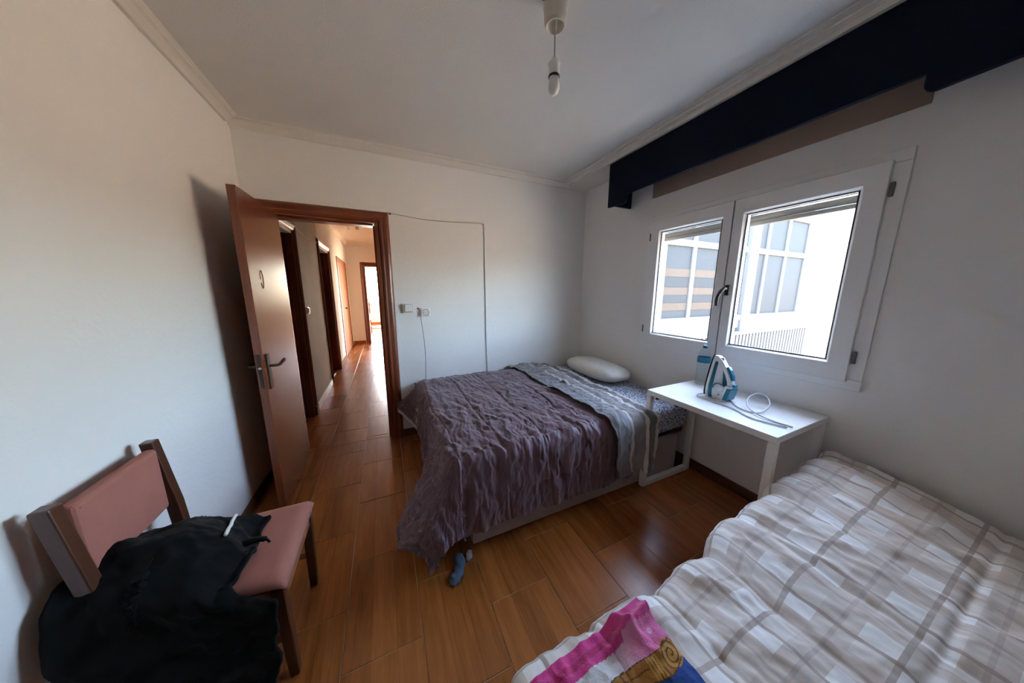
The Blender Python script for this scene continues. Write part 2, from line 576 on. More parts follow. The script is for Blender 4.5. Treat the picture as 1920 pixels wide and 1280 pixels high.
def grid_mesh(name, P, uv, mat, parent=None, thick=0.0, origin=None):
    """P: (ny,nx,3) array of world points, uv: (ny,nx,2)."""
    ny, nx = P.shape[:2]
    off = np.array(wpos(parent)) if parent is not None else np.zeros(3)
    org = np.array(origin, float) if origin is not None else off
    me = bpy.data.meshes.new(name)
    V = (P.reshape(-1, 3) - org)
    idx = np.arange(ny*nx).reshape(ny, nx)
    F = np.stack([idx[:-1, :-1], idx[:-1, 1:], idx[1:, 1:], idx[1:, :-1]], -1).reshape(-1, 4)
    me.from_pydata(V.tolist(), [], F.tolist())
    ul = me.uv_layers.new(name='UVMap')
    ul.data.foreach_set('uv', uv.reshape(-1, 2)[F.reshape(-1)].astype(np.float32).ravel())
    me.materials.append(M[mat])
    me.polygons.foreach_set('use_smooth', [True]*len(me.polygons))
    me.update()
    o = bpy.data.objects.new(name, me)
    COL.objects.link(o)
    if parent is not None:
        o.parent = parent
    o.location = Vector(org) - Vector(off)
    if thick:
        s = o.modifiers.new('thick', 'SOLIDIFY')
        s.thickness = thick; s.offset = -1
    return o

def normals(P):
    du = np.gradient(P, axis=1); dv = np.gradient(P, axis=0)
    n = np.cross(du, dv)
    return n/np.maximum(np.linalg.norm(n, axis=2, keepdims=True), 1e-9)

# ------------------------------------------------------------------ room shell
XL, XR, YB, YR, ZC = -0.87, 2.17, 2.74, -1.45, 2.55
DX0, DX1, DZ = -0.735, 0.005, 1.97          # bedroom door opening
WY0, WY1, WZ0, WZ1 = 0.52, 1.82, 0.93, 2.00   # window opening
HX0, HX1, HY0, HY1, HZ = -0.80, 0.24, 2.88, 8.50, 2.60

# floor: bed of grout with one object per tile
floor = MB().box(XL-0.12, XR+0.2, YR-0.12, HY0, -0.16, -0.003).box(-2.6, HX1+0.1, HY0, HY1+0.1, -0.16, -0.003).build('floor', 'grout')
struct(floor, 'glossy wood-look tiled floor with pale grout lines')
TW, TL, GAP = 0.296, 0.468, 0.0028
_tile_cache = {}
def tile_mesh(w, l):
    key = (round(w, 4), round(l, 4))
    if key not in _tile_cache:
        c = 0.0012
        a, b = w/2, l/2
        vs = [(-a, -b, -0.008), (a, -b, -0.008), (a, b, -0.008), (-a, b, -0.008),
              (-a, -b, -c), (a, -b, -c), (a, b, -c), (-a, b, -c),
              (-a+c, -b+c, 0), (a-c, -b+c, 0), (a-c, b-c, 0), (-a+c, b-c, 0)]
        fs = [(8, 9, 10, 11)]
        for i in range(4):
            j = (i+1) % 4
            fs += [(i, j, 4+j, 4+i), (4+i, 4+j, 8+j, 8+i)]
        me = bpy.data.meshes.new('tile')
        me.from_pydata(vs, [], fs); me.update()
        me.materials.append(M['tile'])
        _tile_cache[key] = me
    return _tile_cache[key]
def lay_tiles(x0, x1, y0, y1):
    k0, k1 = math.floor((x0+0.245)/TW), math.ceil((x1+0.245)/TW)
    for k in range(k0, k1):
        oy = 1.452 if k % 2 == 0 else 1.452+TL/2
        ca, cb = max(x0, -0.245+k*TW), min(x1, -0.245+(k+1)*TW)
        if cb-ca < 0.02: continue
        for j in range(math.floor((y0-oy)/TL), math.ceil((y1-oy)/TL)):
            ra, rb = max(y0, oy+j*TL), min(y1, oy+(j+1)*TL)
            if rb-ra < 0.02: continue
            o = bpy.data.objects.new('tile', tile_mesh(cb-ca-GAP, rb-ra-GAP))
            COL.objects.link(o)
            o.parent = floor
            o.location = ((ca+cb)/2, (ra+rb)/2, 0)
lay_tiles(XL, XR, -0.35, YB+0.07)
lay_tiles(HX0-0.14, HX1, YB+0.07, HY1)
rear_floor = box('floor_rear', 'far_floor', XL, XR, YR, -0.35, -0.01, 0.0)
struct(rear_floor, 'tiled floor continuing behind the second bed')

MB().box(XL-0.12, XR+0.2, YR-0.12, YB+0.14, ZC, ZC+0.25).build('ceiling', 'ceiling_paint')
struct(bpy.data.objects['ceiling'], 'rough white plaster ceiling of the bedroom')

wb = MB()
wb.box(XL-0.12, DX0, YB, HY0, 0, ZC).box(DX1, XR+0.2, YB, HY0, 0, ZC).box(DX0, DX1, YB, HY0, DZ, ZC)
struct(wb.build('wall_back', 'wall_paint'), 'white painted wall with the doorway to the hall')
wr = MB()
wr.box(XR, XR+0.2, YR-0.12, WY0, 0, ZC).box(XR, XR+0.2, WY1, YB, 0, ZC).box(XR, XR+0.2, WY0, WY1, 0, WZ0).box(XR, XR+0.2, WY0, WY1, WZ1, ZC)
struct(wr.build('wall_right', 'wall_paint'), 'white painted wall with the window')
struct(box('wall_left', 'wall_paint', XL-0.12, XL, YR-0.12, YB, 0, ZC), 'white painted side wall behind the open door')
struct(box('wall_rear', 'wall_paint', XL, XR, YR-0.12, YR, 0, ZC), 'white painted wall behind the camera')

# cornices: stepped profile along each wall
def cornice(name, kind, label):
    m = MB()
    if kind == 'back':
        prof = [(0, 0), (0.018, 0), (0.030, 0.014), (0.045, 0.028), (0.060, 0.034), (0.060, 0.042), (0.075, 0.050), (0, 0.050)]
        m.prism(prof, lambda a, b, d: (d, YB-a, 2.50+b), XL, XR)
    elif kind == 'right':
        prof = [(0, 0), (0.285, 0), (0.285, 0.022), (0.315, 0.028), (0.315, 0.036), (0.345, 0.042), (0.345, 0.050), (0, 0.050)]
        m.prism(prof, lambda a, b, d: (XR-a, d, 2.50+b), YR, YB-0.076)
    else:
        prof = [(0, 0), (0.018, 0), (0.030, 0.014), (0.045, 0.028), (0.060, 0.034), (0.060, 0.042), (0.075, 0.050), (0, 0.050)]
        m.prism(prof, lambda a, b, d: (XL+a, d, 2.50+b), YR, YB-0.076)
    struct(m.build(name, 'cornice_paint'), label)
cornice('trim_1', 'back', 'plaster cornice above the doorway wall')
cornice('trim_2', 'right', 'wide stepped plaster cornice above the window wall')
cornice('trim_3', 'left', 'plaster cornice above the side wall')

# baseboards
struct(box('baseboard_right', 'baseboard_wood', XR-0.012, XR, YR, YB-0.012, 0, 0.075, bevel=0.002), 'dark wood-look baseboard under the window')
struct(MB().box(DX1+0.085, XR-0.012, YB-0.012, YB, 0, 0.075).box(XL+0.012, DX0-0.085, YB-0.012, YB, 0, 0.075).build('baseboard_back', 'baseboard_wood', bevel=0.002), 'dark wood-look baseboard behind the bed')
struct(box('baseboard_left', 'baseboard_wood', XL, XL+0.012, YR, YB-0.012, 0, 0.075, bevel=0.002), 'dark wood-look baseboard along the side wall')

# ---- bedroom door frame: jamb linings and moulded casings, each piece its own part
dframe = struct(empty('trim_4', ((DX0+DX1)/2, YB, 0)), 'reddish brown varnished wooden door frame')
T = 0.03
box('jamb_lining', 'frame_wood', DX1-T, DX1, YB-0.004, HY0+0.004, 0, DZ, dframe, 0.003)
box('jamb_lining', 'frame_wood', DX0, DX0+T, YB-0.004, HY0+0.004, 0, DZ, dframe, 0.003)
box('head_lining', 'frame_wood_x', DX0+T, DX1-T, YB-0.004, HY0+0.004, DZ-0.010, DZ, dframe, 0.002)
CP = [(0, 0), (0.010, 0.014), (0.022, 0.020), (0.034, 0.016), (0.046, 0.020), (0.062, 0.024), (0.076, 0.018), (0.085, 0.008), (0.085, 0)]
def vcasing(x, sgn, yface, ysgn, parent, ztop, mat='frame_wood'):
    m = MB()
    m.prism(CP, lambda a, b, d: (x+sgn*a, yface+ysgn*b, d if d == 0 else ztop+a), 0, 1)
    return m.build('casing', mat, parent)
def hcasing(x0, x1, yface, ysgn, parent, z, mat='frame_wood_x'):
    m = MB()
    m.prism(CP, lambda a, b, d: ((x0-a) if d == 0 else (x1+a), yface+ysgn*b, z+a), 0, 1)
    return m.build('head_casing', mat, parent)
for yf, ys in ((YB, -1), (HY0, 1)):
    vcasing(DX1, 1, yf, ys, dframe, DZ)
    vcasing(DX0, -1, yf, ys, dframe, DZ)
    hcasing(DX0, DX1, yf, ys, dframe, DZ)
box('door_stop', 'frame_wood', DX1-T-0.012, DX1-T, YB+0.045, HY0, 0, DZ-0.022, dframe, 0.002)
box('head_stop', 'frame_wood_x', DX0+T, DX1-T-0.012, YB+0.045, HY0, DZ-0.022, DZ-0.010, dframe, 0.002)

# ---- door leaf, swung into the room
HINGE = Vector((-0.668, YB-0.022, 0))
leaf = struct(empty('door_1', HINGE), 'open reddish brown varnished bedroom door')
ang = math.radians(-90.8)
ldir = Vector((math.cos(ang), math.sin(ang), 0))       # hinge -> free edge
lnor = Vector((-ldir.y, ldir.x, 0))                    # visible face (+x)
LW, LH, LT = 0.635, 1.958, 0.04
def lp(a, b, z):       # along leaf, outward from the visible face, height
    return HINGE + ldir*a + lnor*b + Vector((0, 0, z))
def leaf_box(name, mat, a0, a1, b0, b1, z0, z1, parent, bevel=0.0):
    m = MB(); vs = [lp(a, b, z) for z in (z0, z1) for b in (b0, b1) for a in (a0, a1)]
    m.add(vs, [(0, 2, 3, 1), (4, 5, 7, 6), (0, 1, 5, 4), (2, 6, 7, 3), (0, 4, 6, 2), (1, 3, 7, 5)])
    return m.build(name, mat, parent, bevel=bevel)
leaf_box('leaf', 'door_wood', 0, LW, -LT, 0, 0.008, LH, leaf, 0.002)
plate = leaf_box('lock_plate', 'bronze', LW-0.075, LW-0.035, 0, 0.009, 0.80, 1.02, leaf, 0.003)
hm = MB()
hm.tube([lp(LW-0.055, 0.0, 0.945), lp(LW-0.055, 0.05, 0.945)], 0.009, 10)
hm.tube(catmull([lp(LW-0.055, 0.045, 0.945), lp(LW-0.075, 0.053, 0.945), lp(LW-0.11, 0.055, 0.95), lp(LW-0.165, 0.055, 0.958)], 5), [0.009]*6+[0.010]*5+[0.011]*5, 10)
tag(hm.build('handle', 'bronze', leaf, smooth=True), 'dark bronze lever handle')
plate2 = leaf_box('lock_plate', 'bronze', LW-0.075, LW-0.035, -LT-0.009, -LT, 0.80, 1.02, leaf, 0.003)
hm = MB()
hm.tube([lp(LW-0.055, -LT, 0.945), lp(LW-0.055, -LT-0.05, 0.945), lp(LW-0.075, -LT-0.055, 0.945), lp(LW-0.165, -LT-0.055, 0.955)], 0.009, 10)
hm.build('handle', 'bronze', leaf, smooth=True)
fore = leaf_box('lock_faceplate', 'bronze', LW, LW+0.0015, -0.03, -0.010, 0.82, 1.03, leaf)
m = MB(); m.lathe([(0.001, 0), (0.008, 0.0), (0.008, 0.006), (0.004, 0.008)], lp(LW, -0.02, 0.945), ldir, 14)
tag(m.build('latch', 'steel', leaf, smooth=True), 'shiny steel latch bolt')
for z in (0.25, 1.0, 1.7):
    m = MB(); m.lathe([(0.006, 0), (0.006, 0.09)], (HINGE.x-LT-0.004, HINGE.y+0.008, z), (0, 0, 1), 12)
    m.build('hinge', 'bronze', leaf, smooth=True)
# faint oval mark rubbed into the varnish
m = MB()
pts = [lp(LW-0.17+0.020*math.cos(a), 0.0006, 1.47+0.055*math.sin(a)) for a in np.linspace(0, 2*math.pi*0.93, 40)]
m.tube(pts, 0.0007, 5)
tag(m.build('oval_mark', 'bronze', leaf), 'faint oval outline marked on the door')

# ------------------------------------------------------------------ hall and end room
hl = MB()
D1 = (2.98, 3.64, 2.0); D2 = (4.95, 5.75, 2.05); D3 = (6.70, 8.14, 2.09)
def hall_left(m, y0, y1, z0, z1): m.box(HX0-0.14, HX0, y0, y1, z0, z1)
m1 = MB()
hall_left(m1, HY0, D1[0], 0, HZ); hall_left(m1, D1[0], D1[1], D1[2], HZ)
hall_left(m1, D1[1], D2[0], 0, HZ)
struct(m1.build('wall_hall_near', 'hall_shaded_paint'), 'hall wall between the two doorways, its shade painted in as grey')
m1 = MB()
hall_left(m1, D2[0], D2[1], D2[2], HZ); hall_left(m1, D2[1], D3[0], 0, HZ)
hall_left(m1, D3[0], D3[1], D3[2], HZ); hall_left(m1, D3[1], HY1, 0, HZ)
struct(m1.build('wall_hall_left', 'hall_paint'), 'cream painted hall wall with doorways')
m1 = MB()
m1.box(HX1, HX1+0.12, HY0, 6.75, 0, HZ).box(HX1, HX1+0.12, 7.75, HY1, 0, HZ).box(HX1, HX1+0.12, 6.75, 7.75, 2.1, HZ)  # doorway added out of view to pass daylight into the hall
struct(m1.build('wall_hall_right', 'hall_paint'), 'cream painted hall wall on the hidden side')
m1 = MB()  # unseen side room with window, added to bring daylight into the hall
m1.box(HX1+0.12, 2.3, 6.1, 6.2, 0, HZ).box(2.3, 2.4, 6.1, 6.5, 0, HZ).box(2.3, 2.4, 8.2, HY1, 0, HZ).box(2.3, 2.4, 6.5, 8.2, 0, 0.5).box(2.3, 2.4, 6.5, 8.2, 2.3, HZ)
struct(m1.build('wall_added_room', 'hall_paint'), 'cream walls of an unseen side room added to light the hall')
struct(box('floor_added_room', 'far_floor', HX1, 2.4, 6.1, HY1, -0.15, -0.001), 'tiled floor of the unseen side room added to light the hall')
struct(box('ceiling_added_room', 'hall_paint', HX1+0.12, 2.4, 6.1, HY1, HZ, HZ+0.2), 'ceiling of the unseen side room added to light the hall')
lw_ = struct(empty('window_added', (2.35, 7.35, 0.5)), 'unseen window added to let daylight into the hall')
for (a, b_, c, d) in ((6.5, 8.2, 0.5, 0.56), (6.5, 8.2, 2.24, 2.3), (6.5, 6.56, 0.56, 2.24), (8.14, 8.2, 0.56, 2.24), (7.32, 7.38, 0.56, 2.24)):
    box('frame_bar', 'white_pvc', 2.32, 2.38, a, b_, c, d, lw_, 0.004)
EX0, EX1, EZ = -0.41, 0.22, 2.06
m1 = MB()
m1.box(-1.6, EX0, HY1, HY1+0.12, 0, HZ).box(EX1, 3.6, HY1, HY1+0.12, 0, HZ).box(EX0, EX1, HY1, HY1+0.12, EZ, HZ)
struct(m1.build('wall_hall_end', 'hall_paint'), 'cream painted wall at the end of the hall')
struct(MB().box(-2.6, HX1+0.12, HY0, HY1+0.12, HZ, HZ+0.2).build('ceiling_hall', 'hall_paint'), 'cream hall ceiling')
prof = [(0, 0), (0.015, 0), (0.03, 0.015), (0.06, 0.04), (0.09, 0.05), (0.09, 0.06), (0, 0.06)]
m1 = MB(); m1.prism(prof, lambda a, b, d: (HX0+a, d, HZ-0.06+b), HY0, HY1)
m1.prism(prof, lambda a, b, d: (d, HY1-a, HZ-0.06+b), HX0, HX1)
struct(m1.build('trim_5', 'hall_paint'), 'cream cornice around the hall ceiling')
m1 = MB(); m1.box(HX0, HX0+0.012, D1[1]+0.09, D2[0]-0.02, 0, 0.085)
struct(m1.build('baseboard_hall_near', 'ivory_plastic', bevel=0.002), 'pale baseboard under the near hall wall')
m1 = MB(); m1.box(HX0, HX0+0.012, D2[1]+0.09, D3[0]-0.04, 0, 0.075).box(HX0, HX0+0.012, D3[1]+0.04, HY1, 0, 0.075).box(HX0, EX0-0.1, HY1-0.012, HY1, 0, 0.075)
struct(m1.build('baseboard_hall_far', 'closet_wood', bevel=0.002), 'brown baseboard at the end of the hall')

def hall_frame(idx, d, label):
    t = struct(empty(idx, (HX0, (d[0]+d[1])/2, 0)), label)
    y0, y1, z1 = d
    for ys, sg in ((y1, 1), (y0, -1)):
        m = MB(); m.prism(CP, lambda a, b, dd: (HX0+b, ys+sg*a, dd if dd == 0 else z1+a), 0, 1)
        m.build('casing', 'hall_frame_wood', t)
    box('jamb_lining', 'hall_frame_wood', HX0-0.144, HX0+0.004, y1-0.03, y1, 0, z1, t, 0.002)
    box('jamb_lining', 'hall_frame_wood', HX0-0.144, HX0+0.004, y0, y0+0.03, 0, z1, t, 0.002)
    box('door_stop', 'hall_frame_wood', HX0-0.144, HX0-0.05, y1-0.044, y1-0.03, 0, z1-0.03, t, 0.002)
    box('plinth_block', 'hall_frame_wood', HX0, HX0+0.03, y1, y1+0.092, 0, 0.11, t, 0.003)
    # white moulded head
    m = MB(); m.prism(CP, lambda a, b, dd: (HX0+b*1.1, (y0-a) if dd == 0 else (y1+a), z1+a*0.9), 0, 1)
    m.build('head_casing', 'white_plastic', t)
    box('head_lining', 'white_plastic', HX0-0.144, HX0+0.004, y0+0.03, y1-0.03, z1-0.03, z1, t, 0.002)
hall_frame('trim_6', D1, 'brown door frame of the first hall doorway with white head')
hall_frame('trim_7', D2, 'brown door frame of the second hall doorway with white head')

# side rooms behind the two hall doorways
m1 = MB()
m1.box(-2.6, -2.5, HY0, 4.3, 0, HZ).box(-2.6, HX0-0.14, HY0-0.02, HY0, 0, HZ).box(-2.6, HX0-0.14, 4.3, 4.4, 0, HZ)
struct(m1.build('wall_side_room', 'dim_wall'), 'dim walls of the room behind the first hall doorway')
m1 = MB()
m1.box(-2.6, -2.5, 4.4, 6.5, 0, HZ).box(-2.6, HX0-0.14, 6.4, 6.5, 0, HZ)
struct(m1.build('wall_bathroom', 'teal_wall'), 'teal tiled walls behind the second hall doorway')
d2leaf = struct(empty('door_2', (HX0-0.13, D1[1]-0.03, 0)), 'brown door swung into the room off the hall')
box('leaf', 'door_wood', HX0-0.13-0.62, HX0-0.15, D1[1]-0.075, D1[1]-0.035, 0.01, 1.96, d2leaf, 0.002)
m = MB(); m.tube([(HX0-0.68, D1[1]-0.075, 0.98), (HX0-0.68, D1[1]-0.125, 0.98), (HX0-0.58, D1[1]-0.125, 0.98)], 0.009, 8)
m.build('handle', 'bronze', d2leaf, smooth=True)

# closet door, closed
cl = struct(empty('door_3', (HX0, (D3[0]+D3[1])/2, 0)), 'closed light brown closet door at the far end of the hall')
box('leaf', 'closet_wood', HX0-0.03, HX0+0.004, D3[0]+0.03, D3[1]-0.03, 0.01, D3[2]-0.03, cl, 0.003)
for a, b_ in ((D3[0], D3[0]+0.03), (D3[1]-0.03, D3[1])):
    box('casing', 'frame_wood', HX0-0.03, HX0+0.014, a, b_, 0, D3[2], cl, 0.003)
box('head_casing', 'frame_wood', HX0-0.03, HX0+0.014, D3[0]+0.03, D3[1]-0.03, D3[2]-0.03, D3[2], cl, 0.003)
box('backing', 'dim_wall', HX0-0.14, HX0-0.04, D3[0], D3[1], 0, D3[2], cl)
m = MB(); m.lathe([(0.012, 0), (0.012, 0.015), (0.022, 0.025), (0.018, 0.04), (0.004, 0.045)], (HX0+0.004, 7.34, 1.02), (1, 0, 0), 14)
m.build('knob', 'bronze', cl, smooth=True)

# door frame at the hall end
ef = struct(empty('trim_8', ((EX0+EX1)/2, HY1, 0)), 'reddish brown door frame at the end of the hall')
vcasing(EX0, -1, HY1, -1, ef, EZ); vcasing(EX1, 1, HY1, -1, ef, EZ) if EX1+0.085 < HX1 else box('casing', 'frame_wood', EX1, HX1, HY1-0.02, HY1, 0, EZ+0.085, ef)
m = MB(); m.prism(CP, lambda a, b, d: ((EX0-a) if d == 0 else HX1, HY1-b, EZ+a), 0, 1); m.build('head_casing', 'frame_wood_x', ef)
box('jamb_lining', 'frame_wood', EX0, EX0+0.03, HY1-0.004, HY1+0.124, 0, EZ, ef, 0.003)
box('jamb_lining', 'frame_wood', EX1-0.03, EX1, HY1-0.004, HY1+0.124, 0, EZ, ef, 0.003)
box('head_lining', 'frame_wood_x', EX0+0.03, EX1-0.03, HY1-0.004, HY1+0.124, EZ-0.03, EZ, ef, 0.003)
# end room leaf with recessed panels
el = struct(empty('door_4', (EX0+0.03, HY1+0.13, 0)), 'brown panelled door standing open at the end of the hall')
box('leaf', 'door_wood', EX0-0.01, EX0+0.03, HY1+0.13, HY1+0.78, 0.01, 2.02, el, 0.002)
for z0, z1 in ((0.15, 0.62), (0.74, 1.22), (1.34, 1.88)):
    m = MB()
    for (a0, a1, c0, c1) in ((0.10, 0.55, z0, z0+0.03), (0.10, 0.55, z1-0.03, z1), (0.10, 0.13, z0+0.03, z1-0.03), (0.52, 0.55, z0+0.03, z1-0.03)):
        m.box(EX0+0.03, EX0+0.045, HY1+0.13+a0, HY1+0.13+a1, c0, c1)
    m.build('panel_moulding', 'door_wood', el, bevel=0.002)
m = MB(); m.tube([(EX0+0.03, HY1+0.71, 1.0), (EX0+0.08, HY1+0.71, 1.0), (EX0+0.08, HY1+0.61, 1.0)], 0.009, 8); m.build('handle', 'bronze', el, smooth=True)

# end room
RX0, RX1, RY0, RY1 = -0.62, 3.4, HY1+0.12, 13.40
struct(box('floor_far', 'far_floor', RX0, RX1, HY1+0.1, RY1, -0.15, 0), 'tiled floor of the bright end room')
struct(box('ceiling_far', 'hall_paint', -1.6, 3.6, HY1+0.12, RY1+0.15, HZ, HZ+0.2), 'ceiling of the bright end room')
struct(box('wall_far_left', 'hall_paint', RX0-0.12, RX0, RY0, RY1, 0, HZ), 'cream side wall of the bright end room')
struct(box('wall_far_right', 'hall_paint', RX1, RX1+0.12, RY0, RY1, 0, HZ), 'cream hidden side wall of the bright end room')
FX0, FX1, FZ0, FZ1 = -0.40, 2.6, 0.88, 2.30  # hidden part enlarged, with an opening to the floor, to brighten the hall
m = MB(); m.box(RX0-0.12, FX0, RY1, RY1+0.15, 0, HZ).box(FX1, RX1+0.12, RY1, RY1+0.15, 0, HZ).box(FX0, 0.90, RY1, RY1+0.15, 0, FZ0).box(FX1-0.1, FX1, RY1, RY1+0.15, 0, FZ0).box(FX0, FX1, RY1, RY1+0.15, FZ1, HZ)
struct(m.build('wall_far_end', 'hall_paint'), 'cream wall with the bright window of the end room')
struct(box('baseboard_far', 'closet_wood', RX0, RX1, RY1-0.012, RY1, 0, 0.075), 'brown baseboard under the bright window')
fw = struct(empty('window_2', ((FX0+FX1)/2, RY1, FZ0)), 'bright white framed window of the end room')
for (a, b_, c, d) in ((FX0, FX1, FZ0, FZ0+0.06), (FX0, FX1, FZ1-0.06, FZ1), (FX0, FX0+0.06, FZ0+0.06, FZ1-0.06), (FX1-0.06, FX1, FZ0+0.06, FZ1-0.06)):
    box('frame_bar', 'white_pvc', a, b_, RY1+0.02, RY1+0.08, c, d, fw, 0.004)
for xm in (0.6, 1.6):
    box('mullion', 'white_pvc', xm-0.04, xm+0.04, RY1+0.02, RY1+0.08, FZ0+0.06, FZ1-0.06, fw, 0.004)
for x0, x1 in ((FX0+0.06, 0.56), (0.64, 1.56), (1.64, FX1-0.06)):
    box('pane', 'window_glass', x0, x1, RY1+0.045, RY1+0.051, FZ0+0.06, FZ1-0.06, fw)
for z in (1.00, 2.08):
    box('hinge', 'gasket', FX0+0.03, FX0+0.055, RY1+0.005, RY1+0.02, z, z+0.10, fw, 0.002)

rug = MB()
rp = [(0.02+0.55*math.cos(a)*(1+0.07*math.sin(3*a)), 12.0+0.36*math.sin(a)) for a in np.linspace(0, 2*math.pi, 28, endpoint=False)]
rug.prism(rp, lambda a, b, d: (a, b, d), 0.001, 0.05)
tag(rug.build('floor_cushion', 'rug_white', bevel=0.015), 'pale flat cushion on the floor of the bright end room', 'cushion')

# hall ceiling lamp and smoke-coloured fitting
t = thing('hall_ceiling_lamp', (-0.34, 6.1, HZ), 'small dark ceiling lamp fitting in the hall', 'ceiling lamp')
m = MB(); m.lathe([(0.07, 0), (0.07, -0.02), (0.045, -0.035), (0.02, -0.04)], (-0.34, 6.1, HZ), (0, 0, 1), 20); m.build('rose', 'black_plastic', t, smooth=True)
m = MB(); m.lathe([(0.02, -0.035), (0.03, -0.05), (0.034, -0.075), (0.02, -0.095), (0.004, -0.1)], (-0.34, 6.1, HZ), (0, 0, 1), 16); m.build('bulb', 'white_plastic', t, smooth=True)
t = thing('ceiling_hook', (-0.50, 6.22, HZ), 'small white hook on the hall ceiling', 'hook')
m = MB(); m.lathe([(0.03, 0), (0.03, -0.008), (0.008, -0.012), (0.006, -0.04)], (-0.50, 6.22, HZ), (0, 0, 1), 14); m.build('base', 'white_plastic', t, smooth=True)
m = MB(); m.tube([(-0.50+0.018*math.sin(a), 6.22, HZ-0.058+0.018*math.cos(a)) for a in np.linspace(0, 4.2, 10)], 0.004, 6); m.build('curl', 'white_plastic', t, smooth=True)

# hall switch and cable
t = thing('light_switch', (HX0, 3.88, 1.18), 'small white light switch on the near hall wall', 'switch')
box('backplate', 'white_plastic', HX0, HX0+0.018, 3.84, 3.92, 1.14, 1.22, t, 0.006)
box('rocker', 'white_plastic', HX0+0.018, HX0+0.026, 3.853, 3.907, 1.153, 1.207, t, 0.004)
m = MB(); m.tube(catmull([(HX0+0.012, 3.76, 2.06), (HX0+0.006, 4.1, 2.035), (HX0+0.006, 4.5, 2.03), (HX0+0.012, 4.90, 2.075)], 10), 0.004, 6)
tag(m.build('hall_cable', 'cable_white', smooth=True), 'thin white cable between the two hall doorways', 'cable')

# ------------------------------------------------------------------ bedroom window
win = struct(empty('window_1', (XR, (WY0+WY1)/2, WZ0)), 'white framed double window with dark handle')
FO = 0.045                                     # fixed frame face width
fx0, fx1 = XR-0.014, XR+0.065
for (a, b_, c, d) in ((WY0-0.03, WY1+0.03, WZ0-0.03, WZ0+FO-0.02), (WY0-0.03, WY1+0.03, WZ1-FO+0.02, WZ1+0.03)):
    box('frame_bar', 'white_pvc', fx0, fx1 if False else XR, a, b_, c, d, win, 0.003)
for (a, b_) in ((WY0-0.03, WY0+FO-0.02), (WY1-FO+0.02, WY1+0.03)):
    box('frame_bar', 'white_pvc', fx0, XR, a, b_, WZ0+FO-0.02, WZ1-FO+0.02, win, 0.003)
# the frame's rebate inside the wall opening
for (a, b_, c, d) in ((WY0, WY1, WZ0, WZ0+0.05), (WY0, WY1, WZ1-0.05, WZ1), (WY0, WY0+0.05, WZ0+0.05, WZ1-0.05), (WY1-0.05, WY1, WZ0+0.05, WZ1-0.05)):
    box('rebate_bar', 'white_pvc', XR+0.03, XR+0.08, a, b_, c, d, win)
MY = 1.172
def sash(y0, y1, z0, z1, w_lo, w_hi):
    s = MB()
    x0, x1 = XR-0.034, XR+0.028
    gy0, gy1, gz0, gz1 = y0+w_lo, y1-w_hi, z0+0.088, z1-0.088
    outer = [(y0, z0), (y1, z0), (y1, z1), (y0, z1)]
    inner = [(gy0, gz0), (gy1, gz0), (gy1, gz1), (gy0, gz1)]
    c = 0.012
    innerb = [(gy0+c, gz0+c), (gy1-c, gz0+c), (gy1-c, gz1-c), (gy0+c, gz1-c)]
    vs = [(x1, *p) for p in outer] + [(x0, *p) for p in outer] + [(x0, *p) for p in inner] + [(x0+0.02, *p) for p in innerb] + [(x1, *p) for p in innerb]
    fs = []
    for i in range(4):
        j = (i+1) % 4
        fs += [(i, j, 4+j, 4+i), (4+i, 4+j, 8+j, 8+i), (8+i, 8+j, 12+j, 12+i), (12+i, 12+j, 16+j, 16+i), (16+i, 16+j, j, i)]
    s.add(vs, fs)
    so = s.build('sash', 'white_pvc', win, bevel=0.003)
    iy0, iy1, iz0, iz1 = gy0+c, gy1-c, gz0+c, gz1-c
    box('glass', 'window_glass', x0+0.024, x0+0.030, iy0, iy1, iz0, iz1, so)
    g = MB()
    k = 0.006
    g.box(x0+0.018, x0+0.024, iy0, iy1, iz0, iz0+k).box(x0+0.018, x0+0.024, iy0, iy1, iz1-k, iz1).box(x0+0.018, x0+0.024, iy0, iy0+k, iz0+k, iz1-k).box(x0+0.018, x0+0.024, iy1-k, iy1, iz0+k, iz1-k)
    g.build('gasket', 'gasket', so)
    return so
sash(MY+0.004, WY1-0.022, WZ0+0.012, WZ1-0.012, 0.055, 0.075)
sash(WY0+0.022, MY-0.004, WZ0+0.012, WZ1-0.012, 0.075, 0.055)
box('centre_seal', 'gasket', XR-0.022, XR+0.028, MY-0.0038, MY+0.0038, WZ0+0.014, WZ1-0.014, win)
box('centre_post', 'white_pvc', XR+0.03, XR+0.08, MY-0.035, MY+0.035, WZ0+0.05, WZ1-0.05, win)
for z in (1.04, 1.83):
    box('hinge', 'gasket', XR-0.030, XR-0.014, WY1-0.018, WY1-0.004, z, z+0.062, win, 0.003)
    box('hinge', 'gasket', XR-0.030, XR-0.014, WY0+0.004, WY0+0.018, z, z+0.062, win, 0.003)
hd = box('handle', 'black_plastic', XR-0.046, XR-0.034, 1.130, 1.160, 1.375, 1.445, win, 0.004)
m = MB()
m.tube([(XR-0.046, 1.145, 1.42), (XR-0.075, 1.145, 1.42)], 0.009, 10)
m.tube(catmull([(XR-0.068, 1.145, 1.425), (XR-0.080, 1.150, 1.415), (XR-0.084, 1.166, 1.39), (XR-0.082, 1.178, 1.35), (XR-0.078, 1.180, 1.305)], 6), [0.010]*8+[0.012]*9+[0.013]*8, 10)
m.build('lever', 'black_plastic', hd, smooth=True)
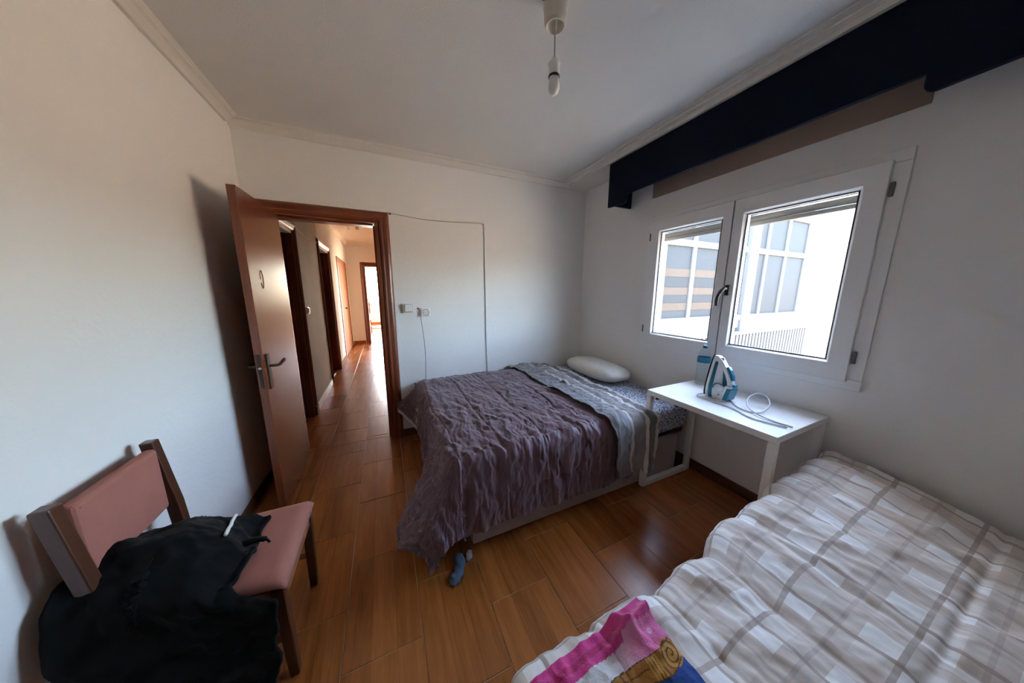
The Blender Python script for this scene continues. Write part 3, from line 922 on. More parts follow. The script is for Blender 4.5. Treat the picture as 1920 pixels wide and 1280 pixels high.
# roller shutter, partly lowered in the outer reveal
sh = thing('roller_shutter', (XR+0.14, MY, 1.85), 'beige roller shutter partly lowered outside the window', 'roller shutter')
for k in range(4):
    z = 1.86+0.045*k
    m = MB()
    pr = [(0, 0.002), (0.006, 0.006), (0.009, 0.022), (0.006, 0.038), (0, 0.043), (-0.004, 0.03), (-0.004, 0.012)]
    m.prism(pr, lambda a, b, d: (XR+0.14-a, d, z+b), WY0+0.01, WY1-0.01)
    m.build('slat', 'shutter_slat', sh)
box('end_bar', 'shutter_slat', XR+0.128, XR+0.152, WY0+0.01, WY1-0.01, 1.835, 1.860, sh, 0.003)
for y in (WY0+0.001, WY1-0.021):
    box('guide', 'white_pvc', XR+0.115, XR+0.16, y, y+0.02, WZ0, WZ1, sh)
struct(box('trim_9', 'exterior_white', XR+0.10, XR+0.26, WY0-0.02, WY1+0.02, WZ0-0.035, WZ0-0.001, bevel=0.004), 'white outer window sill')

# lid of the roller shutter box, flush in the wall above the window
t = thing('shutter_box_lid', (XR, 1.15, 2.18), 'flat brown lid of the shutter box under the navy valance', 'shutter box')
box('lid', 'brown_panel', XR-0.008, XR, 0.48, 1.84, 2.185, 2.40, t, 0.002)

# pelmet / valance
VX = 1.90
t = thing('window_valance', (VX, 1.16, 2.115), 'navy blue fabric valance below the ceiling above the window', 'valance')
vy0, vy1 = 0.24, 2.09
r = 0.03
out = [(vy1, 2.497), (vy1, 2.142)]
out += [(vy1-0.21+r-r*math.sin(a), 2.132+r-r*math.cos(a)) for a in np.linspace(0, math.pi/2, 6)]
out += [(vy1-0.21, 2.20), (vy0+0.21, 2.20)]
out += [(vy0+0.21-r+r*math.cos(a), 2.132+r-r*math.sin(a)) for a in np.linspace(0, math.pi/2, 6)]
out += [(vy0, 2.142), (vy0, 2.497)]
MB().prism(out, lambda a, b, d: (d, a, b), VX, VX+0.025).build('front_board', 'navy_fabric', t, bevel=0.004)
for ya, yb in ((vy1-0.022, vy1), (vy0, vy0+0.022)):
    box('return_board', 'navy_fabric', VX+0.025, XR-0.001, ya, yb, 2.16, 2.497, t, 0.004)
box('mounting_board', 'white_lacquer', VX+0.026, XR-0.001, vy0+0.023, vy1-0.023, 2.478, 2.496, t)

# ------------------------------------------------------------------ outside
GY = 3.40
ga = thing('glazed_gallery', (5.6, GY, -3), 'white framed glazed gallery of the neighbouring wing outside the window', 'building')
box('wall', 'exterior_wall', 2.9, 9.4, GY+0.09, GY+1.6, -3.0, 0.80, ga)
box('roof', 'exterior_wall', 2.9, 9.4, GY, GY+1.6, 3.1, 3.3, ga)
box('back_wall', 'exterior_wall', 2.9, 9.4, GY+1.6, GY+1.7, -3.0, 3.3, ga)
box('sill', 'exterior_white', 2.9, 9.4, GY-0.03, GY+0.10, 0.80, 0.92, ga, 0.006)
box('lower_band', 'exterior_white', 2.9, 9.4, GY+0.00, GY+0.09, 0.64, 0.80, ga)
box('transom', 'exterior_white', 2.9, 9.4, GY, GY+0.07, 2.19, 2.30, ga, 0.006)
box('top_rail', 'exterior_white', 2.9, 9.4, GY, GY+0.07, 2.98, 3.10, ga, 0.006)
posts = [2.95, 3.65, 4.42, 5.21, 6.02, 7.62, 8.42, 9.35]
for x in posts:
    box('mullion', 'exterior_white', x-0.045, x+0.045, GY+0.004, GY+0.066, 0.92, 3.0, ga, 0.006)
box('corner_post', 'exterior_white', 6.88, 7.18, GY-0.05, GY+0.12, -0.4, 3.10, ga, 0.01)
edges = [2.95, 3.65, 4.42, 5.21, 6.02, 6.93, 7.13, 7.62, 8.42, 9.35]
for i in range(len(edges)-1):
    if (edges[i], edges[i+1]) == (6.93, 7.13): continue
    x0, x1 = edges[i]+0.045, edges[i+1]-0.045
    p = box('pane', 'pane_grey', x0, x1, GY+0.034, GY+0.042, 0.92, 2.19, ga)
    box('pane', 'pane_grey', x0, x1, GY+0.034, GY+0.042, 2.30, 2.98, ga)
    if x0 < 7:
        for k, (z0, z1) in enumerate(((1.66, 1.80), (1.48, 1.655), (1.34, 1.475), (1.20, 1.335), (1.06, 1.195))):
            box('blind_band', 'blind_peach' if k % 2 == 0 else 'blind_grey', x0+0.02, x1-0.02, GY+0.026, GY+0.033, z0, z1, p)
rl = thing('balcony_railing', (5.6, GY-0.22, -0.5), 'white ribbed metal railing below the glazed gallery', 'railing')
box('top_bar', 'exterior_white', 2.9, 9.4, GY-0.26, GY-0.20, 0.55, 0.61, rl, 0.006)
box('bottom_bar', 'exterior_white', 2.9, 9.4, GY-0.26, GY-0.20, -0.52, -0.46, rl, 0.006)
bar_me = None
for k in range(54):
    x = 2.96+0.12*k
    if bar_me is None:
        b0 = box('rib', 'exterior_corrugated', x-0.036, x+0.036, GY-0.245, GY-0.215, -0.46, 0.55, rl, 0.004)
        bar_me = b0.data; x_first = x
    else:
        o = b0.copy(); COL.objects.link(o); o.parent = rl
        o.location = b0.location + Vector((x-x_first, 0, 0))
box('backing_sheet', 'exterior_corrugated', 2.9, 9.4, GY-0.205, GY-0.20, -0.46, 0.55, rl)
ob = thing('opposite_building', (16, -4, -3), 'pale ochre building across the courtyard', 'building')
box('facade', 'exterior_warm', 15, 19, -14, 3.0, -3.0, 1.6, ob)
box('roof_edge', 'exterior_white', 14.8, 19.2, -14.2, 3.2, 1.6, 1.8, ob)
struct(box('ground', 'courtyard', -60, 70, -70, 70, -3.2, -3.0), 'pale paved courtyard ground')

# ------------------------------------------------------------------ back wall fittings
t = thing('wall_switch', (0.20, YB, 1.25), 'white square light switch beside the doorway', 'switch')
box('backplate', 'white_plastic', 0.155, 0.245, YB-0.030, YB, 1.205, 1.29, t, 0.010)
box('rocker', 'white_plastic', 0.170, 0.236, YB-0.038, YB-0.030, 1.217, 1.279, t, 0.004)
m = MB()
k = 0.0025
m.box(0.166, 0.240, YB-0.0315, YB-0.0295, 1.213, 1.213+k).box(0.166, 0.240, YB-0.0315, YB-0.0295, 1.283-k, 1.283).box(0.166, 0.166+k, YB-0.0315, YB-0.0295, 1.213, 1.283).box(0.240-k, 0.240, YB-0.0315, YB-0.0295, 1.213, 1.283)
m.build('shadow_gap', 'gasket', t)
t = thing('wall_socket', (0.352, YB, 1.205), 'white power socket on the wall above the bed', 'socket')
box('backplate', 'white_plastic', 0.310, 0.394, YB-0.032, YB, 1.165, 1.247, t, 0.010)
m = MB(); m.lathe([(0.028, 0), (0.028, 0.004), (0.023, 0.004), (0.021, -0.006), (0.0, -0.006)], (0.356, YB-0.0325, 1.206), (0, -1, 0), 28, cap=False)
m.build('face_ring', 'ivory_plastic', t, smooth=True)
m = MB(); m.lathe([(0.0285, 0), (0.0305, 0.0), (0.0305, 0.0015), (0.0285, 0.0015)], (0.356, YB-0.0325, 1.206), (0, -1, 0), 28, cap=False); m.build('ring_gap', 'gasket', t)
for dx in (-0.009, 0.009):
    m = MB(); m.lathe([(0.003, 0), (0.003, 0.004)], (0.356+dx, YB-0.029, 1.206), (0, -1, 0), 10); m.build('pin_hole', 'black_plastic', t)

# antenna cable stapled along the wall
m = MB()
pts = catmull([(0.092, YB-0.006, 2.055), (0.20, YB-0.006, 2.045), (0.40, YB-0.006, 2.03), (0.65, YB-0.006, 2.035), (0.90, YB-0.006, 2.045)], 8)
pts += catmull([(0.925, YB-0.006, 2.045), (0.940, YB-0.006, 2.038), (0.945, YB-0.006, 2.02), (0.947, YB-0.006, 1.7), (0.951, YB-0.006, 1.3), (0.953, YB-0.006, 0.85), (0.956, YB-0.006, 0.79), (0.952, YB-0.006, 0.76), (0.958, YB-0.006, 0.70), (0.962, YB-0.006, 0.45)], 6)
m.tube(pts, 0.0042, 8)
tag(m.build('antenna_cable', 'cable_white', smooth=True), 'thin pale cable running along the wall and down to the bed', 'cable')
m = MB(); m.lathe([(0.009, 0), (0.009, 0.006), (0.004, 0.010)], (0.105, YB, 2.05), (0, -1, 0), 10)
tag(m.build('cable_clip', 'black_plastic'), 'tiny dark nail clip at the corner of the door frame', 'clip')
m = MB()
m.tube(catmull([(0.288, YB-0.004, 1.243), (0.292, YB-0.035, 1.235), (0.300, YB-0.060, 1.18), (0.312, YB-0.068, 1.05), (0.322, YB-0.068, 0.92), (0.326, YB-0.060, 0.78), (0.322, YB-0.050, 0.66), (0.318, YB-0.040, 0.50)], 6), 0.003, 6)
tag(m.build('hanging_cord', 'cable_grey', smooth=True), 'thin dark cord hanging from the wall beside the socket', 'cord')
m = MB(); m.lathe([(0.007, 0), (0.007, 0.012), (0.003, 0.016)], (0.288, YB, 1.243), (0, -1, 0), 10)
tag(m.build('cord_hook', 'gasket'), 'small dark hook holding the hanging wall cord', 'hook')

# ------------------------------------------------------------------ ceiling pendant
PX, PY = 0.712, 1.143
t = thing('pendant_lamp', (PX, PY, ZC), 'bare bulb pendant lamp hanging from the bedroom ceiling', 'pendant lamp')
m = MB(); m.lathe([(0.052, 0.0), (0.052, -0.012), (0.047, -0.05), (0.044, -0.085), (0.040, -0.098), (0.034, -0.098), (0.032, -0.07), (0.0, -0.066)], (PX, PY, ZC), (0, 0, 1), 32, cap=False)
m.build('ceiling_cup', 'ivory_plastic', t, smooth=True)
m = MB(); m.tube([(PX-0.052, PY, ZC-0.02), (PX-0.062, PY+0.002, ZC-0.02)], 0.006, 8); m.build('cup_screw', 'bronze', t)
m = MB(); m.lathe([(0.007, -0.06), (0.007, -0.10), (0.004, -0.112)], (PX, PY, ZC), (0, 0, 1), 12); m.build('cord_grip', 'ivory_plastic', t, smooth=True)
m = MB(); m.tube([(PX, PY, ZC-0.10), (PX+0.001, PY, ZC-0.16), (PX, PY, ZC-0.215)], 0.003, 8); m.build('cord', 'cable_white', t, smooth=True)
hz = ZC-0.195
m = MB(); m.lathe([(0.005, 0), (0.007, -0.012), (0.010, -0.020), (0.022, -0.026), (0.0255, -0.032), (0.0255, -0.036), (0.0232, -0.040), (0.0232, -0.075)], (PX, PY, hz), (0, 0, 1), 24); m.build('lamp_holder', 'white_plastic', t, smooth=True)
m = MB(); m.lathe([(0.0234, -0.075), (0.0238, -0.078), (0.0230, -0.081)], (PX, PY, hz), (0, 0, 1), 24); m.build('holder_ring', 'black_plastic', t, smooth=True)
m = MB(); m.lathe([(0.0185, -0.080), (0.0200, -0.090), (0.0225, -0.100), (0.0238, -0.112), (0.0230, -0.124), (0.019, -0.135), (0.011, -0.143), (0.002, -0.145)], (PX, PY, hz), (0, 0, 1), 24); m.build('bulb', 'white_plastic', t, smooth=True)

# ------------------------------------------------------------------ bed with purple comforter
BX0, BX1, BY0, BY1, BZ = 0.30, 2.14, 1.300, 2.70, 0.545
bed = thing('double_bed', (1.25, 2.0, 0), 'low double bed in the far corner with pale upholstered base and scroll-patterned sheet', 'bed')
box('bed_base', 'base_fabric', 0.354, 2.02, 1.292, 2.69, 0.012, 0.31, bed, 0.012)
for x in (0.42, 1.95):
    for y in (1.35, 2.60):
        m = MB(); m.lathe([(0.025, 0), (0.025, 0.02)], (x, y, 0), (0, 0, 1), 12); m.build('foot', 'black_plastic', bed)
mt = box('mattress', 'sheet', BX0, BX1, BY0, BY1, 0.33, BZ, bed, 0.05, 5)
mt.data.polygons.foreach_set('use_smooth', [True]*len(mt.data.polygons))
box('slat_support', 'dark_steel', 0.40, 2.10, 1.32, 2.66, 0.305, 0.335, bed)

def drape(S_, T_, x0, y0, ztop, r, flare, corner=0.0):
    """Cloth over the corner (x0,y0) of a box: S_,T_ cloth coordinates; beyond x0 (smaller) and y0 (smaller) it falls."""
    dx = np.maximum(0, x0-S_); dy = np.maximum(0, y0-T_)
    d = np.hypot(dx, dy)
    d = d*(1-corner*np.where(d > 0, 2*dx*dy/np.maximum(d*d, 1e-9), 0))
    dn = np.maximum(d, 1e-6)
    ux, uy = dx/np.maximum(np.hypot(dx, dy), 1e-6), dy/np.maximum(np.hypot(dx, dy), 1e-6)
    arc = r*math.pi/2
    a = np.minimum(d, arc)/r
    rest = np.maximum(0, d-arc)
    fl = flare
    outd = r*np.sin(a) + rest*fl
    down = r*(1-np.cos(a)) + rest*np.sqrt(np.maximum(0, 1-fl*fl))
    zt = ztop
    X = np.maximum(S_, x0) - ux*outd
    Y = np.maximum(T_, y0) - uy*outd
    Z = zt - down
    return np.stack([X, Y, Z], -1), d, ux, uy

# purple comforter
s = np.linspace(0.30-0.56, 1.47, 335); tt = np.linspace(1.30-0.475, 2.715, 370)
SS, TT = np.meshgrid(s, tt)
hem = 0.03*fbm(SS*3, TT*0+1, 5, 2)
TT = np.where(TT < 1.30, 1.30-(1.30-TT)*(1+hem), TT)
# the foot overhang is shorter in the middle and at the far end
short = 1 - 0.20*sstep(1.9, 2.3, TT)*(1-sstep(2.45, 2.65, TT)) - 0.36*sstep(2.40, 2.65, TT)
SS = np.where(SS < 0.30, 0.30-(0.30-SS)*short, SS)
dxx = np.maximum(0, 0.30-SS); dyy = np.maximum(0, 1.30-TT)
ang_ = np.arctan2(dxx, dyy+1e-6)
crn = np.where((dxx > 0) & (dyy > 0), np.sin(2*ang_), 0)
flare = 0.03 + 0.05*(dxx > 0) + 0.06*crn + sstep(0.0, 0.34, dxx)*np.where(dxx > 0, 0.50*sstep(1.85, 1.42, TT)*(1-0.45*np.clip(dyy/0.4, 0, 1)), 0) + np.where(dxx > 0, 0.62*sstep(2.42, 2.66, TT), 0)
P, dd, ux, uy = drape(SS, TT, 0.30, 1.30, 0.585, 0.075, np.clip(flare, 0, 0.9), 0.24)
top = 1 - np.clip(dd/0.15, 0, 1)
crown = 0.012*np.sin(np.pi*np.clip((SS-0.3)/1.2, 0, 1)) - 0.03*sstep(2.55, 2.715, TT)*(SS > 0.2)
P[..., 2] += crown*np.clip(top+0.2, 0, 1)
nrm = normals(P)
if nrm[200, 200, 2] < 0: nrm = -nrm
wx = SS + 0.05*fbm(SS*4, TT*4, 3)
wy = TT + 0.05*fbm(SS*4+9, TT*4, 4)
side = np.clip(dd/0.2, 0, 1)
qq = np.maximum(SS, 0.30) - np.maximum(TT, 1.30) - 0.25*ang_*((dxx > 0) | (dyy > 0))
wr1 = fbm(wx*17, wy*4.0, 11, 3)                       # long creases running across the bed
wr2 = fbm((wx+0.35*wy)*30, (wy-0.2*wx)*9, 23, 3)
ridge = -np.abs(fbm(wx*13+wy*3, wy*4.5-wx*2, 31, 3))*2
wr3 = -np.abs(fbm((wx-0.25*wy)*46, wy*10, 27, 2))*2
disp = 0.012*wr1 + 0.007*wr2 + 0.011*ridge + 0.005*wr3
disp *= (0.75 + 0.35*sstep(2.3, 1.5, TT))
disp += side*0.024*fbm(qq*11, dd*1.5, 41, 3) + side*0.012*fbm(qq*38, dd*3, 47, 3)
disp += 0.010*fbm(SS*2.5, TT*2.5, 51, 2)
# stitched channels
xs = (SS+0.06*fbm(SS*1.5, TT*1.5, 61, 2)-0.28)/0.262
ch = np.abs(xs-np.round(xs))*0.262
disp -= 0.008*np.exp(-(ch/0.007)**2)
ys = (TT+0.05*fbm(SS*1.7+4, TT*1.7, 63, 2)-0.98)/0.30
cv = np.abs(ys-np.round(ys))*0.30
disp -= 0.003*np.exp(-(cv/0.007)**2)
disp += 0.004*np.clip(ch/0.13, 0, 1)
P += nrm*disp[..., None]
P[..., 2] = np.maximum(P[..., 2], 0.02)
P[..., 1] = np.minimum(P[..., 1], YB-0.012)
com = grid_mesh('comforter', P, np.stack([SS, TT], -1), 'purple_comforter', None, 0.016, origin=(0.9, 2.0, 0.58))
tag(com, 'dark purple quilted comforter hanging over the foot of the double bed', 'comforter')
# its white lining showing at the far foot corner
lin = P[-52:-4:2, :80:2].copy()
lin[..., 0] -= 0.004; lin[..., 2] -= 0.030
lin = lin[:, :26]
lo = grid_mesh('lining', lin, np.zeros(lin.shape[:2]+(2,)), 'lining_white', com, 0.004)
lo.location = lo.location
tag(lo, 'white lining turned out at the corner')

# striped blanket over the comforter
v = np.linspace(1.30-0.475, 2.722, 340); u = np.linspace(0, 1, 150)
UU, VV = np.meshgrid(u, v)
near = sstep(2.7, 1.3, VV); hang = np.clip((1.30-VV)/0.47, 0, 1)
left = 1.215 + 0.03*near + 0.04*hang + 0.030*fbm(VV*6, VV*0+2, 71, 3)
rght = 1.705 - 0.045*near - 0.045*hang + 0.022*(1-hang)*fbm(VV*5, VV*0+7, 73, 3)
SS2 = left*(1-UU) + rght*UU
VH = np.where(VV < 1.30, 1.30-(1.30-VV)*(1+0.10*fbm(UU*5, UU*0+3, 75, 2)), VV)
P2, dd2, ux2, uy2 = drape(SS2, VH, 0.0, 1.275, 0.612, 0.085, 0.03)
P2[..., 2] -= 0.030*sstep(1.45, 1.60, SS2)*np.clip(1-dd2/0.15, 0, 1) + 0.018*sstep(2.5, 2.72, VV)
n2 = normals(P2)
if n2[250, 60, 2] < 0: n2 = -n2
side2 = np.clip(dd2/0.2, 0, 1)
qx = SS2 + 0.04*fbm(SS2*6, VV*6, 81); qy = VV + 0.04*fbm(SS2*6+5, VV*6, 83)
d2 = 0.022*fbm(qx*9, qy*5, 85, 4) - 0.020*np.abs(fbm(qx*8+qy*9, qy*9-qx*5, 87, 3)) + 0.010*fbm(qx*28, qy*20, 89, 2)
d2 = d2*(1-0.5*side2) + side2*(0.022*fbm(SS2*15, dd2*2.0, 91, 3)+0.006*fbm(SS2*45, dd2*5, 93, 2))
edge_wave = 0.018*np.exp(-np.minimum(UU, 1-UU)/0.06)*fbm(VV*14, UU*3, 95, 2)
P2 += n2*(d2+edge_wave+0.012)[..., None]
P2[..., 1] = np.minimum(P2[..., 1], YB-0.008)
bl = grid_mesh('striped_blanket', P2, np.stack([UU, VV], -1), 'blanket', None, 0.006, origin=(1.45, 2.0, 0.6))
tag(bl, 'grey and cream striped blanket laid across the double bed', 'blanket')

# pillow
def pillow(name, c, lx, ly, lz, mat, label, rot=0.0):
    nu, nv = 72, 36
    th = np.linspace(0, 2*np.pi, nu); ph = np.linspace(-np.pi/2, np.pi/2, nv)
    TH, PH = np.meshgrid(th, ph)
    def sp(v, e): return np.sign(v)*np.abs(v)**e
    X = sp(np.cos(PH), 0.5)*sp(np.cos(TH), 0.62)*lx/2
    Y = sp(np.cos(PH), 0.5)*sp(np.sin(TH), 0.62)*ly/2
    Z = sp(np.sin(PH), 0.85)*lz/2
    rr = np.clip(np.maximum(np.abs(X)/(lx/2), np.abs(Y)/(ly/2)), 0, 1)
    Z *= (1-0.22*rr**4)
    w = 1+0.05*fbm(X*9+3, Y*9+Z*6, 5, 3)
    X2, Y2 = X*w, Y*w
    Z = Z + 0.010*fbm(X*8, Y*8, 8, 3)*(Z > 0)
    cr, sr = math.cos(rot), math.sin(rot)
    P = np.stack([c[0]+X2*cr-Y2*sr, c[1]+X2*sr+Y2*cr, c[2]+lz/2*0.9+Z], -1)
    o = grid_mesh(name, P, np.stack([TH, PH], -1), mat, None, 0, origin=c)
    bm = bmesh.new(); bm.from_mesh(o.data); bmesh.ops.remove_doubles(bm, verts=bm.verts, dist=1e-5); bmesh.ops.recalc_face_normals(bm, faces=bm.faces); bm.to_mesh(o.data); bm.free()
    o.data.polygons.foreach_set('use_smooth', [True]*len(o.data.polygons))
    tag(o, label, 'pillow')
    return o
pillow('pillow', (1.945, 2.17, BZ+0.012), 0.37, 0.74, 0.15, 'pillow_cotton', 'white pillow with faint print at the head of the double bed')

# ------------------------------------------------------------------ desk
DKX0, DKX1, DKY0, DKY1, DKZ = 1.615, 2.155, 0.572, 1.284, 0.735
t = thing('white_desk', (1.88, 0.94, 0), 'narrow white desk under the window between the two beds', 'desk')
box('desktop', 'white_lacquer', DKX0, DKX1, DKY0, DKY1, DKZ-0.034, DKZ, t, 0.002)
b_ = 0.034
for ya in (DKY0, DKY1-b_):
    fr = box('leg', 'white_lacquer', DKX0, DKX0+b_, ya, ya+b_, 0, DKZ-0.034, t, 0.002)
    box('leg', 'white_lacquer', DKX1-b_-0.02, DKX1-0.02, ya, ya+b_, 0, DKZ-0.034, t, 0.002)
    box('foot_rail', 'white_lacquer', DKX0+b_, DKX1-b_-0.02, ya, ya+b_, 0, b_, t, 0.002)
box('bracket', 'dark_steel', DKX0+0.04, DKX0+0.12, DKY1-0.055, DKY1-0.04, DKZ-0.065, DKZ-0.034, t, 0.002)

# ------------------------------------------------------------------ steam iron standing on its heel
IO = Vector((1.905, 1.045, DKZ))
view = Vector((IO.x, IO.y, 0)).normalized()
rgt = Vector((view.y, -view.x, 0))
phi = math.radians(33)
inx = (rgt*math.cos(phi) - view*math.sin(phi)).normalized()        # from the sole plate towards the handle
ilat = Vector((0, 0, 1)).cross(inx)                                 # across the iron
def ip(n, w, q): return IO + inx*n + ilat*w + Vector((0, 0, q))
iron = thing('steam_iron', IO, 'white and teal steam iron standing upright on the desk', 'iron')
HI = 0.272
def halfw(q):                                 # half width of the sole plate at height q
    k = np.clip((HI-q)/HI, 0, 1)
    return 0.060*min(1.0, (k*1.35)**0.62)*(1.0 if q > 0.03 else 0.86+0.14*q/0.03)
def section_loft(m, qs, n0f, n1f, wf, rows=9):
    ring = []
    for q in qs:
        n0, n1, w = n0f(q), n1f(q), wf(q)
        pts = [(n0, -w), (n0, w)]
        pts = [(n0, -w), (n0, -w*0.5), (n0, w*0.5), (n0, w), (n0+(n1-n0)*0.35, w*0.95), (n0+(n1-n0)*0.75, w*0.72), (n1, w*0.40), (n1, -w*0.40), (n0+(n1-n0)*0.75, -w*0.72), (n0+(n1-n0)*0.35, -w*0.95)]
        ring.append([ip(a, b, q) for a, b in pts])
    n = len(ring[0]); vs = [p for r_ in ring for p in r_]; fs = []
    for i in range(len(ring)-1):
        for k in range(n):
            fs.append((i*n+k, i*n+(k+1) % n, (i+1)*n+(k+1) % n, (i+1)*n+k))
    fs.append(tuple(range(n))); fs.append(tuple((len(ring)-1)*n+k for k in range(n)))
    m.add(vs, fs)
qs = list(np.linspace(0.012, HI, 22))
m = MB(); section_loft(m, qs, lambda q: 0.0, lambda q: 0.008, lambda q: halfw(q)+0.001); m.build('sole_plate', 'dark_steel', iron)
m = MB(); section_loft(m, list(np.linspace(0.006, HI-0.006, 22)), lambda q: 0.008, lambda q: 0.026+0.012*(1-q/HI), lambda q: halfw(q)*0.97); m.build('skirt', 'iron_white', iron, smooth=False)
m = MB(); section_loft(m, list(np.linspace(0.004, HI-0.04, 20)), lambda q: 0.024, lambda q: 0.046+0.016*(1-q/HI), lambda q: halfw(q)*0.93); m.build('teal_band', 'teal_plastic', iron)
m = MB(); section_loft(m, list(np.linspace(0.002, HI-0.012, 20)), lambda q: 0.042, lambda q: 0.060+0.024*(1-q/HI)**0.8, lambda q: halfw(q)*0.80); m.build('water_tank', 'iron_white', iron)
# handle loop: heel block, grip and nose
def prof_part(name, pts, w, mat, parent=iron, bevel=0.006, seg=3):
    m = MB(); m.prism(pts, lambda a, b, d: ip(a, d, b), -w, w)
    o = m.build(name, mat, parent, bevel=bevel, seg=seg)
    return o
prof_part('heel_block', [(0.010, 0.0), (0.120, 0.0), (0.128, 0.03), (0.135, 0.075), (0.138, 0.10), (0.108, 0.10), (0.098, 0.085), (0.060, 0.085), (0.055, 0.06), (0.010, 0.03)], 0.034, 'iron_white')
prof_part('grip', [(0.010, 0.270), (0.034, 0.268), (0.060, 0.247), (0.088, 0.206), (0.112, 0.160), (0.130, 0.118), (0.138, 0.095), (0.106, 0.095), (0.102, 0.120), (0.089, 0.155), (0.068, 0.192), (0.042, 0.224), (0.012, 0.250)], 0.019, 'iron_white')
prof_part('handle_lining', [(0.058, 0.086), (0.104, 0.088), (0.100, 0.120), (0.086, 0.155), (0.064, 0.192), (0.040, 0.220)], 0.010, 'teal_plastic', bevel=0.002)
prof_part('heel_cover', [(0.098, 0.006), (0.126, 0.006), (0.136, 0.05), (0.142, 0.085), (0.118, 0.085), (0.108, 0.045)], 0.036, 'teal_plastic', bevel=0.004)
prof_part('steam_button', [(0.084, 0.205), (0.120, 0.130), (0.134, 0.134), (0.126, 0.165), (0.112, 0.195), (0.098, 0.214)], 0.013, 'teal_plastic', bevel=0.003)
prof_part('cord_collar', [(0.128, 0.092), (0.148, 0.092), (0.149, 0.112), (0.130, 0.112)], 0.014, 'teal_plastic', bevel=0.003)
m = MB(); m.lathe([(0.026, 0), (0.026, 0.010), (0.022, 0.013), (0.0, 0.013)], ip(0.075, -0.034, 0.075), -ilat, 26, cap=False); m.build('temperature_dial', 'iron_white', iron, smooth=True)
m = MB(); m.tube([Vector(ip(0.075, -0.046, 0.075)) + inx*0.030*math.cos(a) + Vector((0, 0, 0.030*math.sin(a))) for a in np.linspace(0.9, 3.4, 14)], 0.003, 6); m.build('dial_arc', 'teal_plastic', iron)
m = MB(); m.box(-0.008, 0.008, -0.001, 0.001, -0.002, 0.002); m.v = [tuple(ip(0.075+a, -0.0352+b, 0.032+c)) for a, b, c in m.v]; m.build('badge', 'black_plastic', iron)
# power cord
m = MB()
r_ = 0.0042
cz = DKZ+r_+0.001
c1 = [tuple(ip(0.02, 0.045, 0.02)), (1.80, 1.06, cz+0.004), (1.788, 0.968, cz), (1.79, 0.895, cz), (1.775, 0.826, cz), (1.735, 0.74, cz), (1.745, 0.67, cz), (1.77, 0.60, cz)]
m.tube(catmull(c1, 8), r_, 8)
c2 = [(1.955, 0.972, cz), (1.90, 0.915, cz), (1.836, 0.853, cz), (1.815, 0.79, cz), (1.855, 0.750, cz), (1.905, 0.742, cz+0.015), (1.955, 0.752, cz+0.035), (1.985, 0.785, cz+0.060), (1.975, 0.822, cz+0.068), (1.935, 0.842, cz+0.045), (1.88, 0.825, cz+0.018), (1.83, 0.78, cz+0.009), (1.80, 0.72, cz+0.004), (1.795, 0.66, cz), (1.80, 0.59, cz)]
m.tube(catmull(c2, 8), r_, 8)
m.build('power_cord', 'cord_iron', iron, smooth=True)

# bottle behind the iron
BT = Vector((2.075, 1.205, DKZ))
t = thing('water_bottle', BT, 'clear plastic bottle with teal label behind the iron', 'bottle')
m = MB(); m.lathe([(0.036, 0.0), (0.040, 0.006), (0.040, 0.03), (0.038, 0.04), (0.040, 0.05), (0.040, 0.205), (0.036, 0.225), (0.020, 0.258), (0.014, 0.268), (0.013, 0.278)], BT, (0, 0, 1), 32); m.build('body', 'bottle_plastic', t, smooth=True)
m = MB(); m.lathe([(0.0408, 0.165), (0.0412, 0.166), (0.0412, 0.202), (0.0408, 0.203)], BT, (0, 0, 1), 32, cap=False); m.build('label_band', 'teal_plastic', t, smooth=True)
m = MB(); m.lathe([(0.0155, 0.268), (0.0155, 0.286), (0.013, 0.288)], BT, (0, 0, 1), 24); m.build('cap', 'teal_plastic', t, smooth=True)

# ------------------------------------------------------------------ chair at the left edge
t = thing('dining_chair', (-0.58, 1.22, 0), 'wooden chair with pink upholstered seat beside the open door', 'chair')
def seat_mesh():
    nx, ny = 26, 26
    xs_ = np.linspace(-0.80, -0.362, nx); ys_ = np.linspace(1.012, 1.432, ny)
    X, Y = np.meshgrid(xs_, ys_)
    # slightly narrower towards the back
    k = (X+0.80)/0.438
    Y = 1.222+(Y-1.222)*(0.90+0.10*k)
    e = np.minimum(np.minimum((X+0.80)/0.03, (-0.362-X)/0.03), np.minimum((Y-1.012)/0.03, (1.432-Y)/0.03))
    Z = 0.425 + 0.035*np.sqrt(np.clip(e, 0, 1)) + 0.012*np.sin(np.pi*np.clip(k, 0, 1))*np.sin(np.pi*(Y-1.012)/0.42)
    return np.stack([X, Y, Z], -1)
SP = seat_mesh()
so = grid_mesh('seat', SP, SP[..., :2].copy(), 'pink_fabric', t, 0.03)
def leg(x0, y0, z1, dx, dy):
    m = MB(); a = 0.020; c = 0.015
    vs = [(x0+sx*c+dx, y0+sy*c+dy, 0) for sx, sy in ((-1, -1), (1, -1), (1, 1), (-1, 1))] + [(x0+sx*a, y0+sy*a, z1) for sx, sy in ((-1, -1), (1, -1), (1, 1), (-1, 1))]
    m.add(vs, [(3, 2, 1, 0), (4, 5, 6, 7), (0, 1, 5, 4), (1, 2, 6, 5), (2, 3, 7, 6), (3, 0, 4, 7)])
    return m.build('leg', 'chair_wood', t, bevel=0.004)
leg(-0.392, 1.412, 0.42, -0.012, 0.012); leg(-0.392, 1.040, 0.42, -0.004, 0.030)
leg(-0.775, 1.400, 0.42, -0.035, 0.0); leg(-0.775, 1.050, 0.42, -0.035, 0.0)
box('seat_rail', 'chair_rail', -0.402, -0.380, 1.062, 1.392, 0.345, 0.425, t, 0.003)
